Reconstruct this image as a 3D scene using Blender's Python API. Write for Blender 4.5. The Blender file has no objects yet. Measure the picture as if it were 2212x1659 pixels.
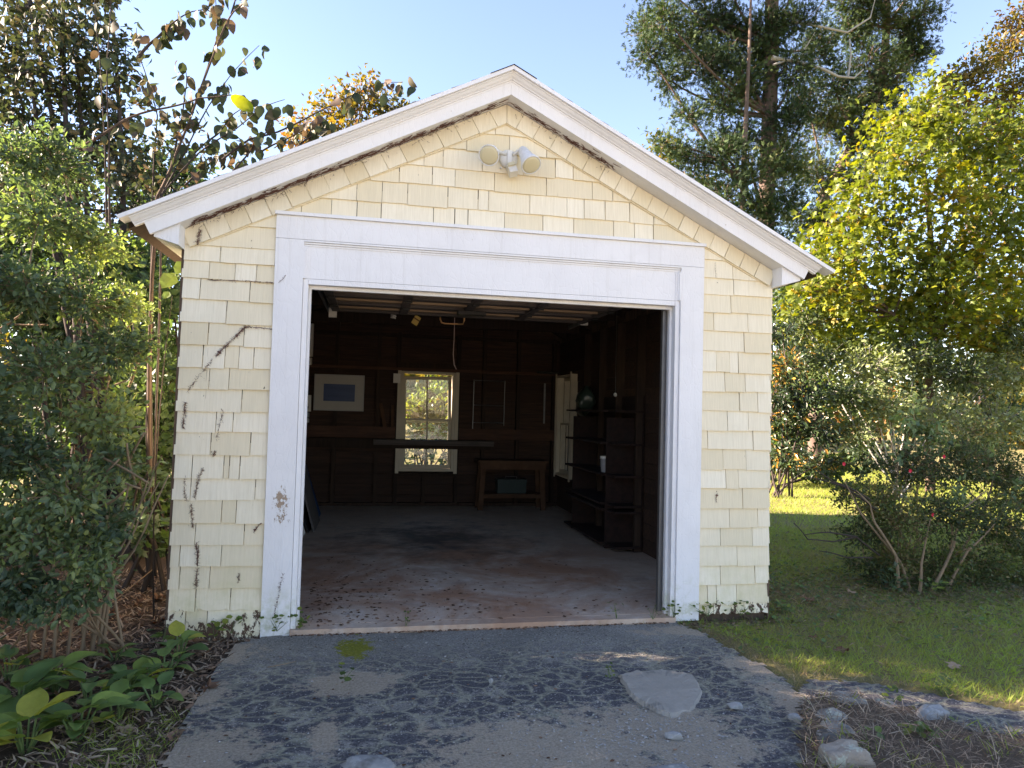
import bpy, math, random
import numpy as np
from mathutils import Matrix, Vector
R = math.radians
rng = np.random.default_rng(7)
random.seed(7)
SC = bpy.context.scene
COL = SC.collection

# ------------------------------------------------------------------ camera
CAM = np.array([0.4327, -4.4916, 1.37]); YAW, PITCH, ROLL, FPX = R(11.059), R(2.17), R(1.525), 1500.0
def _axes():
    f = np.array([math.sin(YAW)*math.cos(PITCH), math.cos(YAW)*math.cos(PITCH), math.sin(PITCH)])
    r = np.array([math.cos(YAW), -math.sin(YAW), 0.0]); u = np.cross(r, f)
    return r*math.cos(ROLL)+u*math.sin(ROLL), -r*math.sin(ROLL)+u*math.cos(ROLL), f
AXR, AXU, AXF = _axes()
cd = bpy.data.cameras.new('camera'); cd.sensor_width = 36; cd.lens = FPX/2212*36; cd.clip_start = 0.05; cd.clip_end = 2000
co = bpy.data.objects.new('camera', cd); COL.objects.link(co)
M = Matrix.Identity(4)
for i in range(3):
    M[i][0], M[i][1], M[i][2], M[i][3] = AXR[i], AXU[i], -AXF[i], CAM[i]
co.matrix_world = M; SC.camera = co

# ------------------------------------------------------------------ world, sun, exposure
SUN = np.array([-0.875, 0.18, 0.45]); SUN /= np.linalg.norm(SUN)
w = bpy.data.worlds.new('World'); SC.world = w; w.use_nodes = True
wn = w.node_tree; wn.nodes.clear()
sky = wn.nodes.new('ShaderNodeTexSky'); sky.sky_type = 'NISHITA'; sky.sun_disc = False
sky.sun_elevation = math.asin(SUN[2]); sky.sun_rotation = math.atan2(SUN[0], SUN[1])
sky.altitude = 0; sky.air_density = 1.0; sky.dust_density = 0.1; sky.ozone_density = 3.0
bg = wn.nodes.new('ShaderNodeBackground'); bg.inputs[1].default_value = 0.069
wo = wn.nodes.new('ShaderNodeOutputWorld')
wn.links.new(sky.outputs[0], bg.inputs[0]); wn.links.new(bg.outputs[0], wo.inputs[0])
sl = bpy.data.lights.new('sun', 'SUN'); sl.energy = 5.0; sl.angle = R(0.55); sl.color = (1.0, 0.93, 0.80)
so = bpy.data.objects.new('sun', sl); COL.objects.link(so)
so.rotation_euler = Vector((-SUN[0], -SUN[1], -SUN[2])).to_track_quat('-Z', 'Y').to_euler(); so.location = (-8, 6, 12)
SC.view_settings.view_transform = 'Standard'; SC.view_settings.look = 'None'
SC.view_settings.exposure = 2.8; SC.view_settings.use_white_balance = True; SC.view_settings.white_balance_temperature = 7600; SC.view_settings.white_balance_tint = 24; SC.view_settings.gamma = 1.0
SC.cycles.use_denoising = True; SC.cycles.max_bounces = 7; SC.cycles.diffuse_bounces = 4
SC.cycles.transparent_max_bounces = 8; SC.cycles.caustics_reflective = False; SC.cycles.caustics_refractive = False
SC.cycles.sample_clamp_indirect = 6.0

# ------------------------------------------------------------------ helpers
def at(px, py, x=None, y=None, z=None):
    """point of the place seen at pixel (2212 x 1659 grid) on the plane x=, y= or z="""
    d = AXR*(px-1106)/FPX + AXU*(829.5-py)/FPX + AXF
    i, v = (0, x) if x is not None else (1, y) if y is not None else (2, z)
    return CAM + d*((v-CAM[i])/d[i])
def dist(p): return float((np.asarray(p)-CAM) @ AXF)
OFF = {}
def empty(name, loc, label=None, cat=None, group=None):
    o = bpy.data.objects.new(name, None); COL.objects.link(o); o.location = loc; o.empty_display_size = .1
    OFF[o] = np.array(loc, float); tag(o, label, cat, group); return o
def tag(o, label=None, cat=None, group=None, kind=None):
    if label: o['label'] = label
    if cat: o['category'] = cat
    if group: o['group'] = group
    if kind: o['kind'] = kind
    return o
def link(name, me, mat, parent=None, smooth=False):
    o = bpy.data.objects.new(name, me); COL.objects.link(o)
    if mat is not None and not me.materials: me.materials.append(mat)
    if parent is not None:
        o.parent = parent; OFF[o] = OFF[parent]
    else: OFF[o] = np.zeros(3)
    return o
def obj(name, V, F, mat, parent=None, smooth=False, origin=None):
    """mesh object from world coordinates"""
    V = np.asarray(V, float); off = OFF[parent] if parent is not None else np.zeros(3)
    if parent is None:
        off = np.asarray(origin, float) if origin is not None else np.array([*V[:, :2].mean(0), V[:, 2].min()])
    me = bpy.data.meshes.new(name); me.from_pydata((V-off).tolist(), [], [list(f) for f in F]); me.update()
    if smooth: me.polygons.foreach_set('use_smooth', [True]*len(me.polygons))
    o = link(name, me, mat, parent)
    if parent is None: o.location = off; OFF[o] = off
    return o
class MB:
    def __init__(s): s.V = []; s.F = []
    def add(s, V, F):
        n = len(s.V); s.V += [tuple(v) for v in V]; s.F += [tuple(i+n for i in f) for f in F]; return s
    def box(s, x0, x1, y0, y1, z0, z1, M=None):
        V = [(x, y, z) for z in (z0, z1) for y in (y0, y1) for x in (x0, x1)]
        if M is not None: V = [tuple(M @ Vector(v)) for v in V]
        return s.add(V, [(0,2,3,1),(4,5,7,6),(0,1,5,4),(2,6,7,3),(0,4,6,2),(1,3,7,5)])
    def bar(s, a, b, w, h, up=(0,0,1)):
        a, b = Vector(a), Vector(b); d = (b-a).normalized(); u = Vector(up)
        r = d.cross(u)
        if r.length < 1e-4: r = d.cross(Vector((1,0,0)))
        r.normalize(); u = r.cross(d)
        V = [p+r*sx*w/2+u*sz*h/2 for p in (a, b) for sx, sz in ((-1,-1),(1,-1),(1,1),(-1,1))]
        return s.add(V, [(0,1,2,3),(7,6,5,4),(0,4,5,1),(1,5,6,2),(2,6,7,3),(3,7,4,0)])
    def tube(s, P, rad, n=6, cap=True):
        P = [Vector(p) for p in P]; m = len(P)
        if not hasattr(rad, '__len__'): rad = [rad]*m
        V = []; up = Vector((.31, .17, .93))
        for i in range(m):
            d = (P[min(i+1, m-1)]-P[max(i-1, 0)])
            d = d.normalized() if d.length > 1e-9 else Vector((0,0,1))
            r = d.cross(up)
            if r.length < .05: r = d.cross(Vector((1,0,0)))
            r.normalize(); u = r.cross(d)
            V += [P[i]+(r*math.cos(2*math.pi*k/n)+u*math.sin(2*math.pi*k/n))*rad[i] for k in range(n)]
        F = [(i*n+k, i*n+(k+1) % n, (i+1)*n+(k+1) % n, (i+1)*n+k) for i in range(m-1) for k in range(n)]
        if cap: F += [tuple(range(n))[::-1], tuple((m-1)*n+k for k in range(n))]
        return s.add(V, F)
    def lathe(s, prof, a, d, n=24):
        """profile [(t along d, radius)] from a"""
        a, d = Vector(a), Vector(d).normalized(); r = d.cross(Vector((.2, .3, .9))).normalized(); u = r.cross(d)
        V = []
        for t, q in prof: V += [a+d*t+(r*math.cos(2*math.pi*k/n)+u*math.sin(2*math.pi*k/n))*q for k in range(n)]
        m = len(prof)
        F = [(i*n+k, (i+1)*n+k, (i+1)*n+(k+1) % n, i*n+(k+1) % n) for i in range(m-1) for k in range(n)]
        F += [tuple(range(n)), tuple((m-1)*n+k for k in range(n))[::-1]]
        return s.add(V, F)
    def build(s, name, mat, parent=None, smooth=False, origin=None): return obj(name, s.V, s.F, mat, parent, smooth, origin)
def box(name, x0, x1, y0, y1, z0, z1, mat, parent=None): return MB().box(x0, x1, y0, y1, z0, z1).build(name, mat, parent)
def prism(poly, y0, y1):
    """poly of (x,z) extruded along y"""
    n = len(poly); V = [(x, y0, z) for x, z in poly]+[(x, y1, z) for x, z in poly]
    return V, [tuple(range(n)), tuple(range(2*n-1, n-1, -1))]+[(i, i+n, (i+1) % n+n, (i+1) % n) for i in range(n)]
def clip(poly, a, b, c):
    """keep a*x+b*z<=c"""
    out = []
    for i in range(len(poly)):
        p, q = poly[i], poly[(i+1) % len(poly)]; dp, dq = a*p[0]+b*p[1]-c, a*q[0]+b*q[1]-c
        if dp <= 0: out.append(p)
        if (dp < 0 < dq) or (dq < 0 < dp):
            t = dp/(dp-dq); out.append((p[0]+t*(q[0]-p[0]), p[1]+t*(q[1]-p[1])))
    return out

# ------------------------------------------------------------------ materials
class Mt:
    def __init__(s, name):
        s.m = bpy.data.materials.new(name); s.m.use_nodes = True; s.t = s.m.node_tree; s.t.nodes.clear()
        s.out = s.t.nodes.new('ShaderNodeOutputMaterial'); s._pos = None
    def n(s, typ, ins=None, **at_):
        nd = s.t.nodes.new('ShaderNode'+typ)
        for k, v in at_.items(): setattr(nd, k, v)
        for k, v in (ins or {}).items():
            sk = nd.inputs[k]
            if isinstance(v, bpy.types.NodeSocket): s.t.links.new(v, sk)
            elif isinstance(v, (tuple, list)) and sk.type == 'RGBA' and len(v) == 3: sk.default_value = (*v, 1)
            else: sk.default_value = v
        return nd
    def pos(s):
        if s._pos is None: s._pos = s.n('NewGeometry').outputs['Position']
        return s._pos
    def map(s, scale=(1,1,1), vec=None): return s.n('Mapping', {'Vector': vec or s.pos(), 'Scale': scale}).outputs[0]
    def noise(s, scale, detail=4, rough=.6, vec=None, dist=0):
        return s.n('TexNoise', {'Vector': vec or s.pos(), 'Scale': scale, 'Detail': detail, 'Roughness': rough, 'Distortion': dist}).outputs[0]
    def ramp(s, fac, stops, interp='LINEAR'):
        r = s.n('ValToRGB', {'Fac': fac}); e = r.color_ramp.elements; r.color_ramp.interpolation = interp
        while len(e) < len(stops): e.new(.5)
        for i, (p, c) in enumerate(stops):
            e[i].position = p; e[i].color = (c, c, c, 1) if not hasattr(c, '__len__') else (*c, 1)
        return r.outputs[0]
    def mix(s, f, a, b, mode='MIX'):
        return s.n('MixRGB', {0: f, 1: a, 2: b}, blend_type=mode).outputs[0]
    def math(s, op, a, b=0.0, c=0.0, clamp=False):
        return s.n('Math', {0: a, 1: b, 2: c}, operation=op, use_clamp=clamp).outputs[0]
    def rng(s, v, a, b, c, d): return s.n('MapRange', {'Value': v, 'From Min': a, 'From Max': b, 'To Min': c, 'To Max': d}).outputs[0]
    def xyz(s): return s.n('SeparateXYZ', {0: s.pos()}).outputs
    def near(s, c, r, rad_soft=.5, sc=(1,1,1)):
        """1 inside a blob round c, edges broken by noise"""
        d = s.n('VectorMath', {0: s.pos(), 1: tuple(float(v) for v in c)}, operation='SUBTRACT').outputs[0]
        d = s.n('VectorMath', {0: d, 1: sc}, operation='MULTIPLY').outputs[0]
        l = s.n('VectorMath', {0: d}, operation='LENGTH').outputs['Value']
        return s.rng(l, r*(1-rad_soft), r, 1, 0)
    def bump(s, h, strength=.3, distance=.01): return s.n('Bump', {'Height': h, 'Strength': strength, 'Distance': distance}).outputs[0]
    def finish(s, col, rough=.7, bump=None, metal=0.0, spec=.3, **kw):
        ins = {'Base Color': col, 'Roughness': rough, 'Metallic': metal, 'Specular IOR Level': spec}
        if bump is not None: ins['Normal'] = bump
        ins.update(kw); b = s.n('BsdfPrincipled', ins); s.t.links.new(b.outputs[0], s.out.inputs[0]); return s.m
def plain(name, col, rough=.6, metal=0.0, var=.25, scale=12, bump=.15, spec=.3):
    k = Mt(name); nz = k.noise(scale, 5); c = k.mix(nz, tuple(v*(1-var) for v in col), tuple(min(1, v*(1+var)) for v in col))
    return k.finish(c, rough, k.bump(k.noise(scale*6, 4), bump, .004), metal, spec)

def m_cream():
    k = Mt('cream_painted_shingle'); z = k.xyz()[2]; x = k.xyz()[0]
    rnd = k.n('ObjectInfo').outputs['Random']
    c = k.mix(rnd, (.79, .68, .475), (.91, .83, .66))
    grain = k.noise(1, 5, .6, k.map((110, 40, 5)))
    c = k.mix(k.rng(grain, .38, .72, 0, .34), c, (.62, .53, .36))
    spl = k.rng(k.noise(1, 3, .5, k.map((75, 30, 1.6))), .745, .77, 0, .55); c = k.mix(spl, c, (.25, .17, .11))
    c = k.mix(k.rng(k.noise(2.3, 5, .65), .45, .8, 0, .40), c, (.62, .57, .42))
    low = k.rng(z, 0, .55, 1, 0)
    c = k.mix(k.math('MULTIPLY', low, k.rng(k.noise(9, 5, .7), .4, .7, 0, .55)), c, (.52, .49, .22))
    lft = k.rng(x, -.15, -.75, 0, .035)
    pl = k.math('ADD', k.math('ADD', k.noise(24, 7, .72, k.map((1, 1, .55))), k.rng(z, -.02, .17, .24, 0)), lft)
    pm = k.rng(pl, .705, .72, 0, 1)
    c = k.mix(pm, c, k.mix(k.noise(60, 3), (.05, .03, .022), (.16, .095, .06)))
    h = k.math('SUBTRACT', k.math('SUBTRACT', k.math('MULTIPLY', grain, .6), pm), spl)
    return k.finish(c, .66, k.bump(h, .6, .005))
def m_white():
    k = Mt('white_painted_board'); z = k.xyz()[2]
    c = k.mix(k.rng(k.noise(3, 5, .65), .4, .75, 0, .5), (.80, .79, .785), (.67, .66, .66))
    c = k.mix(k.math('MULTIPLY', k.rng(z, .05, .3, 1, 0), k.rng(k.noise(14, 6, .7), .45, .62, 0, .7)), c, (.45, .47, .28))
    fl = k.noise(34, 7, .75, k.map((1, 1, .6)))
    pat = k.near(PATCH, .13, .9, (1.5, 1, .62))
    fl = k.math('ADD', fl, k.rng(k.noise(2.1, 4, .6), .5, .72, 0, .075))
    pm = k.rng(k.math('ADD', fl, k.math('MULTIPLY', pat, .30)), .725, .735, 0, 1)
    c = k.mix(pm, c, k.mix(k.noise(40, 3), (.28, .20, .14), (.45, .34, .25)))
    crack = k.n('TexVoronoi', {'Vector': k.map((26, 26, 9)), 'Scale': 1.0}, feature='DISTANCE_TO_EDGE').outputs[0]
    h = k.math('SUBTRACT', k.math('MULTIPLY', k.rng(crack, 0, .06, 0, 1), .25), k.math('MULTIPLY', pm, .8))
    h = k.math('ADD', h, k.math('MULTIPLY', k.noise(60, 4), .4))
    st = k.rng(k.noise(1, 5, .65, k.map((38, 38, 1.5))), .55, .8, 0, .3); c = k.mix(st, c, (.50, .47, .43))
    return k.finish(c, .6, k.bump(h, .55, .005))
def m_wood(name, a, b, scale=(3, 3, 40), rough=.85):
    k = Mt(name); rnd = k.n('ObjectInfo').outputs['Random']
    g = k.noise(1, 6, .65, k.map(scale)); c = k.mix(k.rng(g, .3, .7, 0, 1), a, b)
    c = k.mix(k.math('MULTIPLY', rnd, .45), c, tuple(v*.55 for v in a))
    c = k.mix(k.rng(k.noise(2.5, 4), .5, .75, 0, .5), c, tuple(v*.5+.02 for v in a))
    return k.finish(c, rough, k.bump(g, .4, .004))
def m_concrete():
    k = Mt('stained_concrete'); x, y, z = k.xyz()
    c = k.mix(k.noise(1.3, 6, .7), (.70, .575, .46), (.44, .32, .235))
    c = k.mix(k.rng(k.noise(6, 7, .75), .52, .7, 0, .55), c, (.74, .69, .63))
    rust = k.math('MULTIPLY', k.rng(k.noise(1.1, 5, .7, dist=.6), .36, .56, 0, 1), k.near((.9, 1.2, 0), 2.4, .6, (.8, 1.0, 1)))
    c = k.mix(k.math('MULTIPLY', rust, .85), c, k.mix(k.noise(9, 5, .7), (.22, .085, .045), (.54, .26, .13)))
    c = k.mix(k.rng(k.noise(3.2, 7, .75), .52, .70, 0, .45), c, (.20, .155, .13))
    oil = k.rng(k.math('ADD', k.near((1.05, 2.95, 0), 1.35, 1.0, (.9, .8, 1)), k.math('MULTIPLY', k.math('SUBTRACT', k.noise(2.6, 6, .7), .5), 2.2)), .30, .95, 0, .8)
    c = k.mix(oil, c, (.055, .05, .047))
    c = k.mix(k.rng(k.noise(26, 6, .7), .60, .70, 0, .5), c, (.14, .105, .08))
    h = k.math('ADD', k.noise(7, 6, .7), k.math('MULTIPLY', k.noise(60, 4), .4))
    return k.finish(c, k.rng(k.noise(2, 4), .3, .7, .62, .95), k.bump(h, .5, .012))
def m_asphalt():
    k = Mt('old_asphalt'); x, y, z = k.xyz()
    fine = k.rng(k.noise(85, 5, .75), .30, .70, 0, 1); mid = k.noise(26, 5, .7)
    c = k.mix(fine, (.17, .16, .145), (.62, .58, .52))
    c = k.mix(k.rng(k.noise(2.2, 5, .65), .35, .7, 0, .75), c, k.mix(fine, (.12, .115, .10), (.40, .38, .32)))
    # darker, bluish bound patches with pale crack lines, mostly nearer the camera
    wv = k.n('VectorMath', {0: k.pos(), 1: k.n('VectorMath', {0: k.n('TexNoise', {'Vector': k.pos(), 'Scale': 6.0, 'Detail': 4.0}).outputs['Color'], 1: (.16, .16, .16)}, operation='MULTIPLY').outputs[0]}, operation='ADD').outputs[0]
    v1 = k.n('TexVoronoi', {'Vector': k.n('Mapping', {'Vector': wv, 'Scale': (8.0, 13.0, 1)}).outputs[0], 'Scale': 1.0}, feature='DISTANCE_TO_EDGE').outputs[0]
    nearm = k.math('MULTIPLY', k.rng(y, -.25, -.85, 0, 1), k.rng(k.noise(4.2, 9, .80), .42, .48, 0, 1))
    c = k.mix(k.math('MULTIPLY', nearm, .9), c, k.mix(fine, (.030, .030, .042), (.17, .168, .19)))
    cr = k.math('MULTIPLY', k.rng(v1, .01, .12, 1, 0), k.rng(y, -.15, -.6, 0, 1))
    cr = k.math('MULTIPLY', cr, k.rng(mid, .35, .55, .5, 1))
    c = k.mix(k.math('MULTIPLY', cr, k.rng(k.noise(60, 3, .7), .35, .6, .45, 1.0)), c, k.mix(mid, (.34, .33, .20), (.64, .60, .47)))
    ag = k.n('TexVoronoi', {'Vector': k.pos(), 'Scale': 95.0}, feature='F1'); agr = k.n('SeparateXYZ', {0: ag.outputs['Color']}).outputs
    agm = k.math('MULTIPLY', k.rng(agr[0], .80, .84, 0, 1), k.rng(ag.outputs['Distance'], .35, .45, 1, 0)); c = k.mix(k.math('MULTIPLY', agm, .75), c, k.mix(agr[1], (.34, .33, .30), (.70, .68, .62)))
    dkm = k.math('MULTIPLY', k.rng(agr[2], .84, .88, 0, 1), k.rng(ag.outputs['Distance'], .4, .5, 1, 0)); c = k.mix(k.math('MULTIPLY', dkm, .7), c, (.05, .048, .045))
    # sand and broken patches
    sand = None
    for px, py, r, sc in ((1230, 1615, .95, (.85, 1.5, 1)), (760, 1470, .42, (.9, 1.3, 1)), (1420, 1560, .60, (1, 1.4, 1)), (410, 1640, .50, (1, 1, 1)), (1120, 1650, .6, (1, 1.6, 1)),
                          (1500, 1620, .55, (1, 1.5, 1)), (1500, 1360, .45, (.6, 2.5, 1)), (1650, 1440, .40, (1, 1, 1)), (700, 1600, .25, (2.2, .7, 1)), (1730, 1520, .35, (1.3, .8, 1)), (480, 1410, .35, (1, 1, 1)), (450, 1500, .25, (1.5, .8, 1))):
        q = k.near(at(px, py, z=-.035), r, 1.0, sc); sand = q if sand is None else k.math('MAXIMUM', sand, q)
    sm = k.rng(k.math('ADD', sand, k.math('MULTIPLY', k.math('SUBTRACT', k.noise(9, 9, .82), .5), 2.4)), .44, .56, 0, 1)
    c = k.mix(k.math('MULTIPLY', sm, .92), c, k.mix(fine, (.36, .29, .21), (.70, .58, .45)))
    moss = k.near(at(768, 1400, z=-.035), .30, .95, (1.5, .8, 1))
    mm = k.rng(k.math('ADD', moss, k.math('MULTIPLY', k.math('SUBTRACT', k.noise(18, 6, .75), .5), 2.0)), .5, .66, 0, 1)
    c = k.mix(mm, c, k.mix(fine, (.15, .155, .018), (.42, .41, .06)))
    h = k.math('ADD', k.math('MULTIPLY', fine, .6), k.math('ADD', k.math('MULTIPLY', mid, .7), k.math('MULTIPLY', k.rng(v1, 0, .08, 0, 1), .35)))
    return k.finish(c, .9, k.bump(h, 1.0, .02), spec=.2)
def m_soil(name='leaf_mould_soil', a=(.045, .03, .02), b=(.15, .105, .075)):
    k = Mt(name); n = k.noise(40, 6, .75); c = k.mix(n, a, b); c = k.mix(k.rng(k.noise(3, 4), .4, .65, 0, .5), c, tuple(v*.6 for v in b))
    return k.finish(c, .95, k.bump(k.math('ADD', n, k.noise(9, 4)), .8, .03), spec=.15)
def m_turf():
    k = Mt('turf_ground'); n = k.noise(30, 6, .75); c = k.mix(n, (.10, .09, .04), (.27, .25, .09)); c = k.mix(k.rng(k.noise(1.2, 4), .4, .65, 0, .6), c, (.22, .165, .09))
    return k.finish(c, .95, k.bump(n, .8, .03), spec=.15)
def m_leaf(name, stops, trans=.45, tcol=None, rough=.5, spec=.35):
    k = Mt(name); t = k.n('Attribute', attribute_name='tint').outputs['Fac']
    c = k.ramp(t, stops)
    c = k.mix(k.rng(k.noise(45, 4), .45, .7, 0, .35), c, k.mix(.5, c, (.11, .08, .03)))
    p = k.n('BsdfPrincipled', {'Base Color': c, 'Roughness': rough, 'Specular IOR Level': spec})
    tc = k.mix(1.0, c, tcol or (1.5, 1.35, .5), 'MULTIPLY')
    tr = k.n('BsdfTranslucent', {'Color': tc}); mx = k.n('MixShader', {0: trans, 1: p.outputs[0], 2: tr.outputs[0]})
    k.t.links.new(mx.outputs[0], k.out.inputs[0]); return k.m
def m_bark(name, a, b, sc=(18, 18, 3)):
    k = Mt(name); n = k.noise(1, 6, .7, k.map(sc)); return k.finish(k.mix(n, a, b), .9, k.bump(n, .8, .02), spec=.15)
def m_stone(name, a, b, lich=(.42, .45, .36)):
    k = Mt(name); n = k.noise(7, 7, .75); c = k.mix(n, a, b); c = k.mix(k.rng(k.noise(13, 5, .7), .54, .60, 0, .75), c, lich)
    c = k.mix(k.rng(k.noise(5, 4), .6, .7, 0, .7), c, (.05, .048, .042))
    return k.finish(c, .9, k.bump(k.math('ADD', n, k.math('MULTIPLY', k.noise(50, 4), .4)), .7, .02), spec=.2)
def m_glass():
    k = Mt('old_wavy_glass'); b = k.bump(k.noise(5, 2, .5), .10, .02)
    tr = k.n('BsdfTransparent', {0: (.93, .96, .95)}); gl = k.n('BsdfGlossy', {'Color': (.9, .9, .9), 'Roughness': .04, 'Normal': b})
    fr = k.n('Fresnel', {'IOR': 1.5, 'Normal': b}); mx = k.n('MixShader', {0: fr.outputs[0], 1: tr.outputs[0], 2: gl.outputs[0]})
    df = k.n('BsdfDiffuse', {'Color': (.5, .5, .47)}); m2 = k.n('MixShader', {0: k.rng(k.noise(7, 5, .7), .5, .8, .02, .30), 1: mx.outputs[0], 2: df.outputs[0]})
    k.t.links.new(m2.outputs[0], k.out.inputs[0]); return k.m
def m_roof():
    k = Mt('asphalt_roofing'); n = k.noise(300, 3); c = k.mix(n, (.03, .03, .032), (.11, .105, .10)); return k.finish(c, .95, k.bump(n, .6, .004))

PATCH = at(607, 1090, y=-.03)
CREAM, WHITE, CONC, ASPH, SOIL, TURF = m_cream(), m_white(), m_concrete(), m_asphalt(), m_soil(), m_turf()
GLASS, ROOFM = m_glass(), m_roof()
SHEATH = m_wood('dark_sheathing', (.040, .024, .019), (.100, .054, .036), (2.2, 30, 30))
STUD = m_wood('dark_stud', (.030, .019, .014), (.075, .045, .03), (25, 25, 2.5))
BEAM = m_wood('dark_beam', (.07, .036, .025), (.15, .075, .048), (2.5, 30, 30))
GREYW = m_wood('grey_weathered_wood', (.07, .058, .052), (.16, .135, .12), (2, 40, 40))
TANW = m_wood('tan_panel_wood', (.30, .20, .12), (.46, .33, .21), (2, 40, 40))
BENCHW = m_wood('reddish_bench_wood', (.085, .042, .022), (.165, .085, .048), (6, 20, 6))
OLDW = m_wood('weathered_edge_wood', (.06, .04, .028), (.17, .11, .075), (25, 25, 3))
WINW = plain('cream_window_paint', (.62, .55, .42), .6, var=.18, scale=6)
PLASTIC = plain('white_plastic', (.74, .72, .66), .45, var=.08, scale=20, bump=.05)
GREYMETAL = plain('grey_metal', (.22, .22, .22), .45, .8)
DARKM = plain('dark_metal', (.05, .048, .045), .6, .5)

# ================================================================== the ground
def noise2(x, y, s=1.0):
    return (np.sin(x*1.7*s+1.3)*np.cos(y*1.3*s-.4)+.5*np.sin(x*3.9*s+y*2.7*s)+.25*np.sin(x*8.3*s-y*7.1*s+2))/1.75
def sheet(name, x0, x1, y0, y1, step, zf, mat, inside=None, kind='structure', drop=None):
    xs = np.arange(x0, x1+step/2, step); ys = np.arange(y0, y1+step/2, step)
    X, Y = np.meshgrid(xs, ys); Z = zf(X, Y); n, m = X.shape
    idx = np.arange(n*m).reshape(n, m)
    F = np.stack([idx[:-1, :-1], idx[:-1, 1:], idx[1:, 1:], idx[1:, :-1]], -1).reshape(-1, 4)
    V = np.stack([X.ravel(), Y.ravel(), Z.ravel()], -1)
    if inside is not None:
        c = V[F].mean(1); keep = inside(c[:, 0], c[:, 1]); F = F[keep]
        used, inv = np.unique(F, return_inverse=True); V = V[used]; F = inv.reshape(-1, 4)
    o = raw_mesh(name, V, F, mat); tag(o, kind=kind); return o
def raw_mesh(name, V, F, mat, parent=None, tint=None, smooth=True):
    V = np.asarray(V, np.float32); F = np.asarray(F, np.int32)
    off = OFF[parent] if parent is not None else np.zeros(3)
    me = bpy.data.meshes.new(name); me.vertices.add(len(V)); me.vertices.foreach_set('co', (V-off.astype(np.float32)).ravel())
    k = F.shape[1]; me.loops.add(F.size); me.loops.foreach_set('vertex_index', F.ravel())
    me.polygons.add(len(F)); me.polygons.foreach_set('loop_start', np.arange(len(F), dtype=np.int32)*k)
    me.polygons.foreach_set('use_smooth', np.full(len(F), smooth))
    if tint is not None:
        a = me.attributes.new('tint', 'FLOAT', 'POINT'); a.data.foreach_set('value', np.asarray(tint, np.float32))
    me.update(calc_edges=True); me.validate()
    return link(name, me, mat, parent)
def poly_in(P):
    P = np.asarray(P)[:, :2]
    def f(x, y):
        inn = np.zeros(x.shape, bool)
        for i in range(len(P)):
            (x1, y1), (x2, y2) = P[i], P[(i+1) % len(P)]
            inn ^= ((y1 > y) != (y2 > y)) & (x < (x2-x1)*(y-y1)/(y2-y1+1e-12)+x1)
        return inn
    return f
zg = -.055
def zsoil(x, y): return zg+.018*noise2(x, y, 1.6)+.008*noise2(x+5, y, 6)
ground = raw_mesh('ground', [(-300, -300, -.16), (300, -300, -.16), (300, 400, -.16), (-300, 400, -.16)], [(0, 1, 2, 3)], TURF); tag(ground, kind='structure')
def zlawn(x, y): return -.045+.02*noise2(x, y, .9)-np.where(in_drive(x, y) | in_path(x, y), .05, 0)
DR = [at(px, py, z=-.035) for px, py in ((575, 1374), (505, 1393), (470, 1440), (425, 1500), (400, 1560), (350, 1659))]
DR += [(-1.35, -2.6, 0), (-1.7, -4.9, 0), (3.3, -4.9, 0), (2.75, -2.6, 0)]
DR += [at(px, py, z=-.035) for px, py in ((1740, 1659), (1735, 1560), (1722, 1500), (1690, 1462), (1600, 1415), (1520, 1368), (1450, 1340))]
DR += [(2.42, -.045, 0), (-.02, -.045, 0)]
in_drive = poly_in(DR)
PA = [at(px, py, z=-.035) for px, py in ((1735, 1560), (1722, 1500), (1745, 1466), (1880, 1473), (2040, 1505), (2212, 1535))]+[(6.2, -1.35, 0), (6.2, -1.85, 0)]
PA += [at(px, py, z=-.035) for px, py in ((2212, 1592), (2100, 1572), (1960, 1535), (1830, 1515), (1765, 1530))]
in_path = poly_in(PA)
def jit(f, a=.02): return lambda x, y: f(x+a*noise2(x, y, 14)+a*noise2(y, x, 37), y+a*noise2(y+3, x, 15)+a*.7*noise2(x, y, 41))
def zdrive(x, y): return -.035+.006*noise2(x, y, 2.2)+.003*noise2(x, y, 9)+.02*np.clip((y+.35)/.35, 0, 1)*0
sheet('driveway', -1.9, 3.5, -4.9, 0, .025, zdrive, ASPH, jit(in_drive))
sheet('footpath', 2.4, 6.2, -2.6, -.6, .025, lambda x, y: zdrive(x, y)-.004, ASPH, lambda x, y: jit(in_path)(x, y) & ~jit(in_drive)(x, y))

sheet('lawn_ground', 1.55, 14.95, -5, 19, .10, zlawn, TURF, lambda x, y: (x > 3.26) | (y < -.06) | (y > 5.7))
sheet('back_lawn_ground', -10, 1.55, 5.75, 19, .15, lambda x, y: zlawn(x, y)-.01, TURF)

sheet('soil_ground', -7, .6, -5, 6.5, .06, lambda x, y: zsoil(x, y)-np.where(in_drive(x-.03, y), .05, 0), SOIL, lambda x, y: (x < -.76) | (y < -.06))
raw = raw_mesh('bounce_yard', [(-6, -26, -.05), (9, -26, -.05), (9, -4.88, -.05), (-6, -4.88, -.05)], [(0, 1, 2, 3)], plain('bounce_concrete', (.44, .415, .375), .9, var=.2, scale=2)); tag(raw, kind='structure')  # unseen pale ground added behind the camera, bounces sun onto the garage front
# ================================================================== the garage
W, H, XC, MS, D = 2.44, 2.12, 1.222, .505, 5.4
XL, XR = -.732, W+.732
def soff(x): return 3.405-MS*abs(x-XC)
GA = empty('garage', (XC, 2.7, 0), 'small gabled garage in cream painted wood shingles with white trim and its door open', 'garage')

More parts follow.
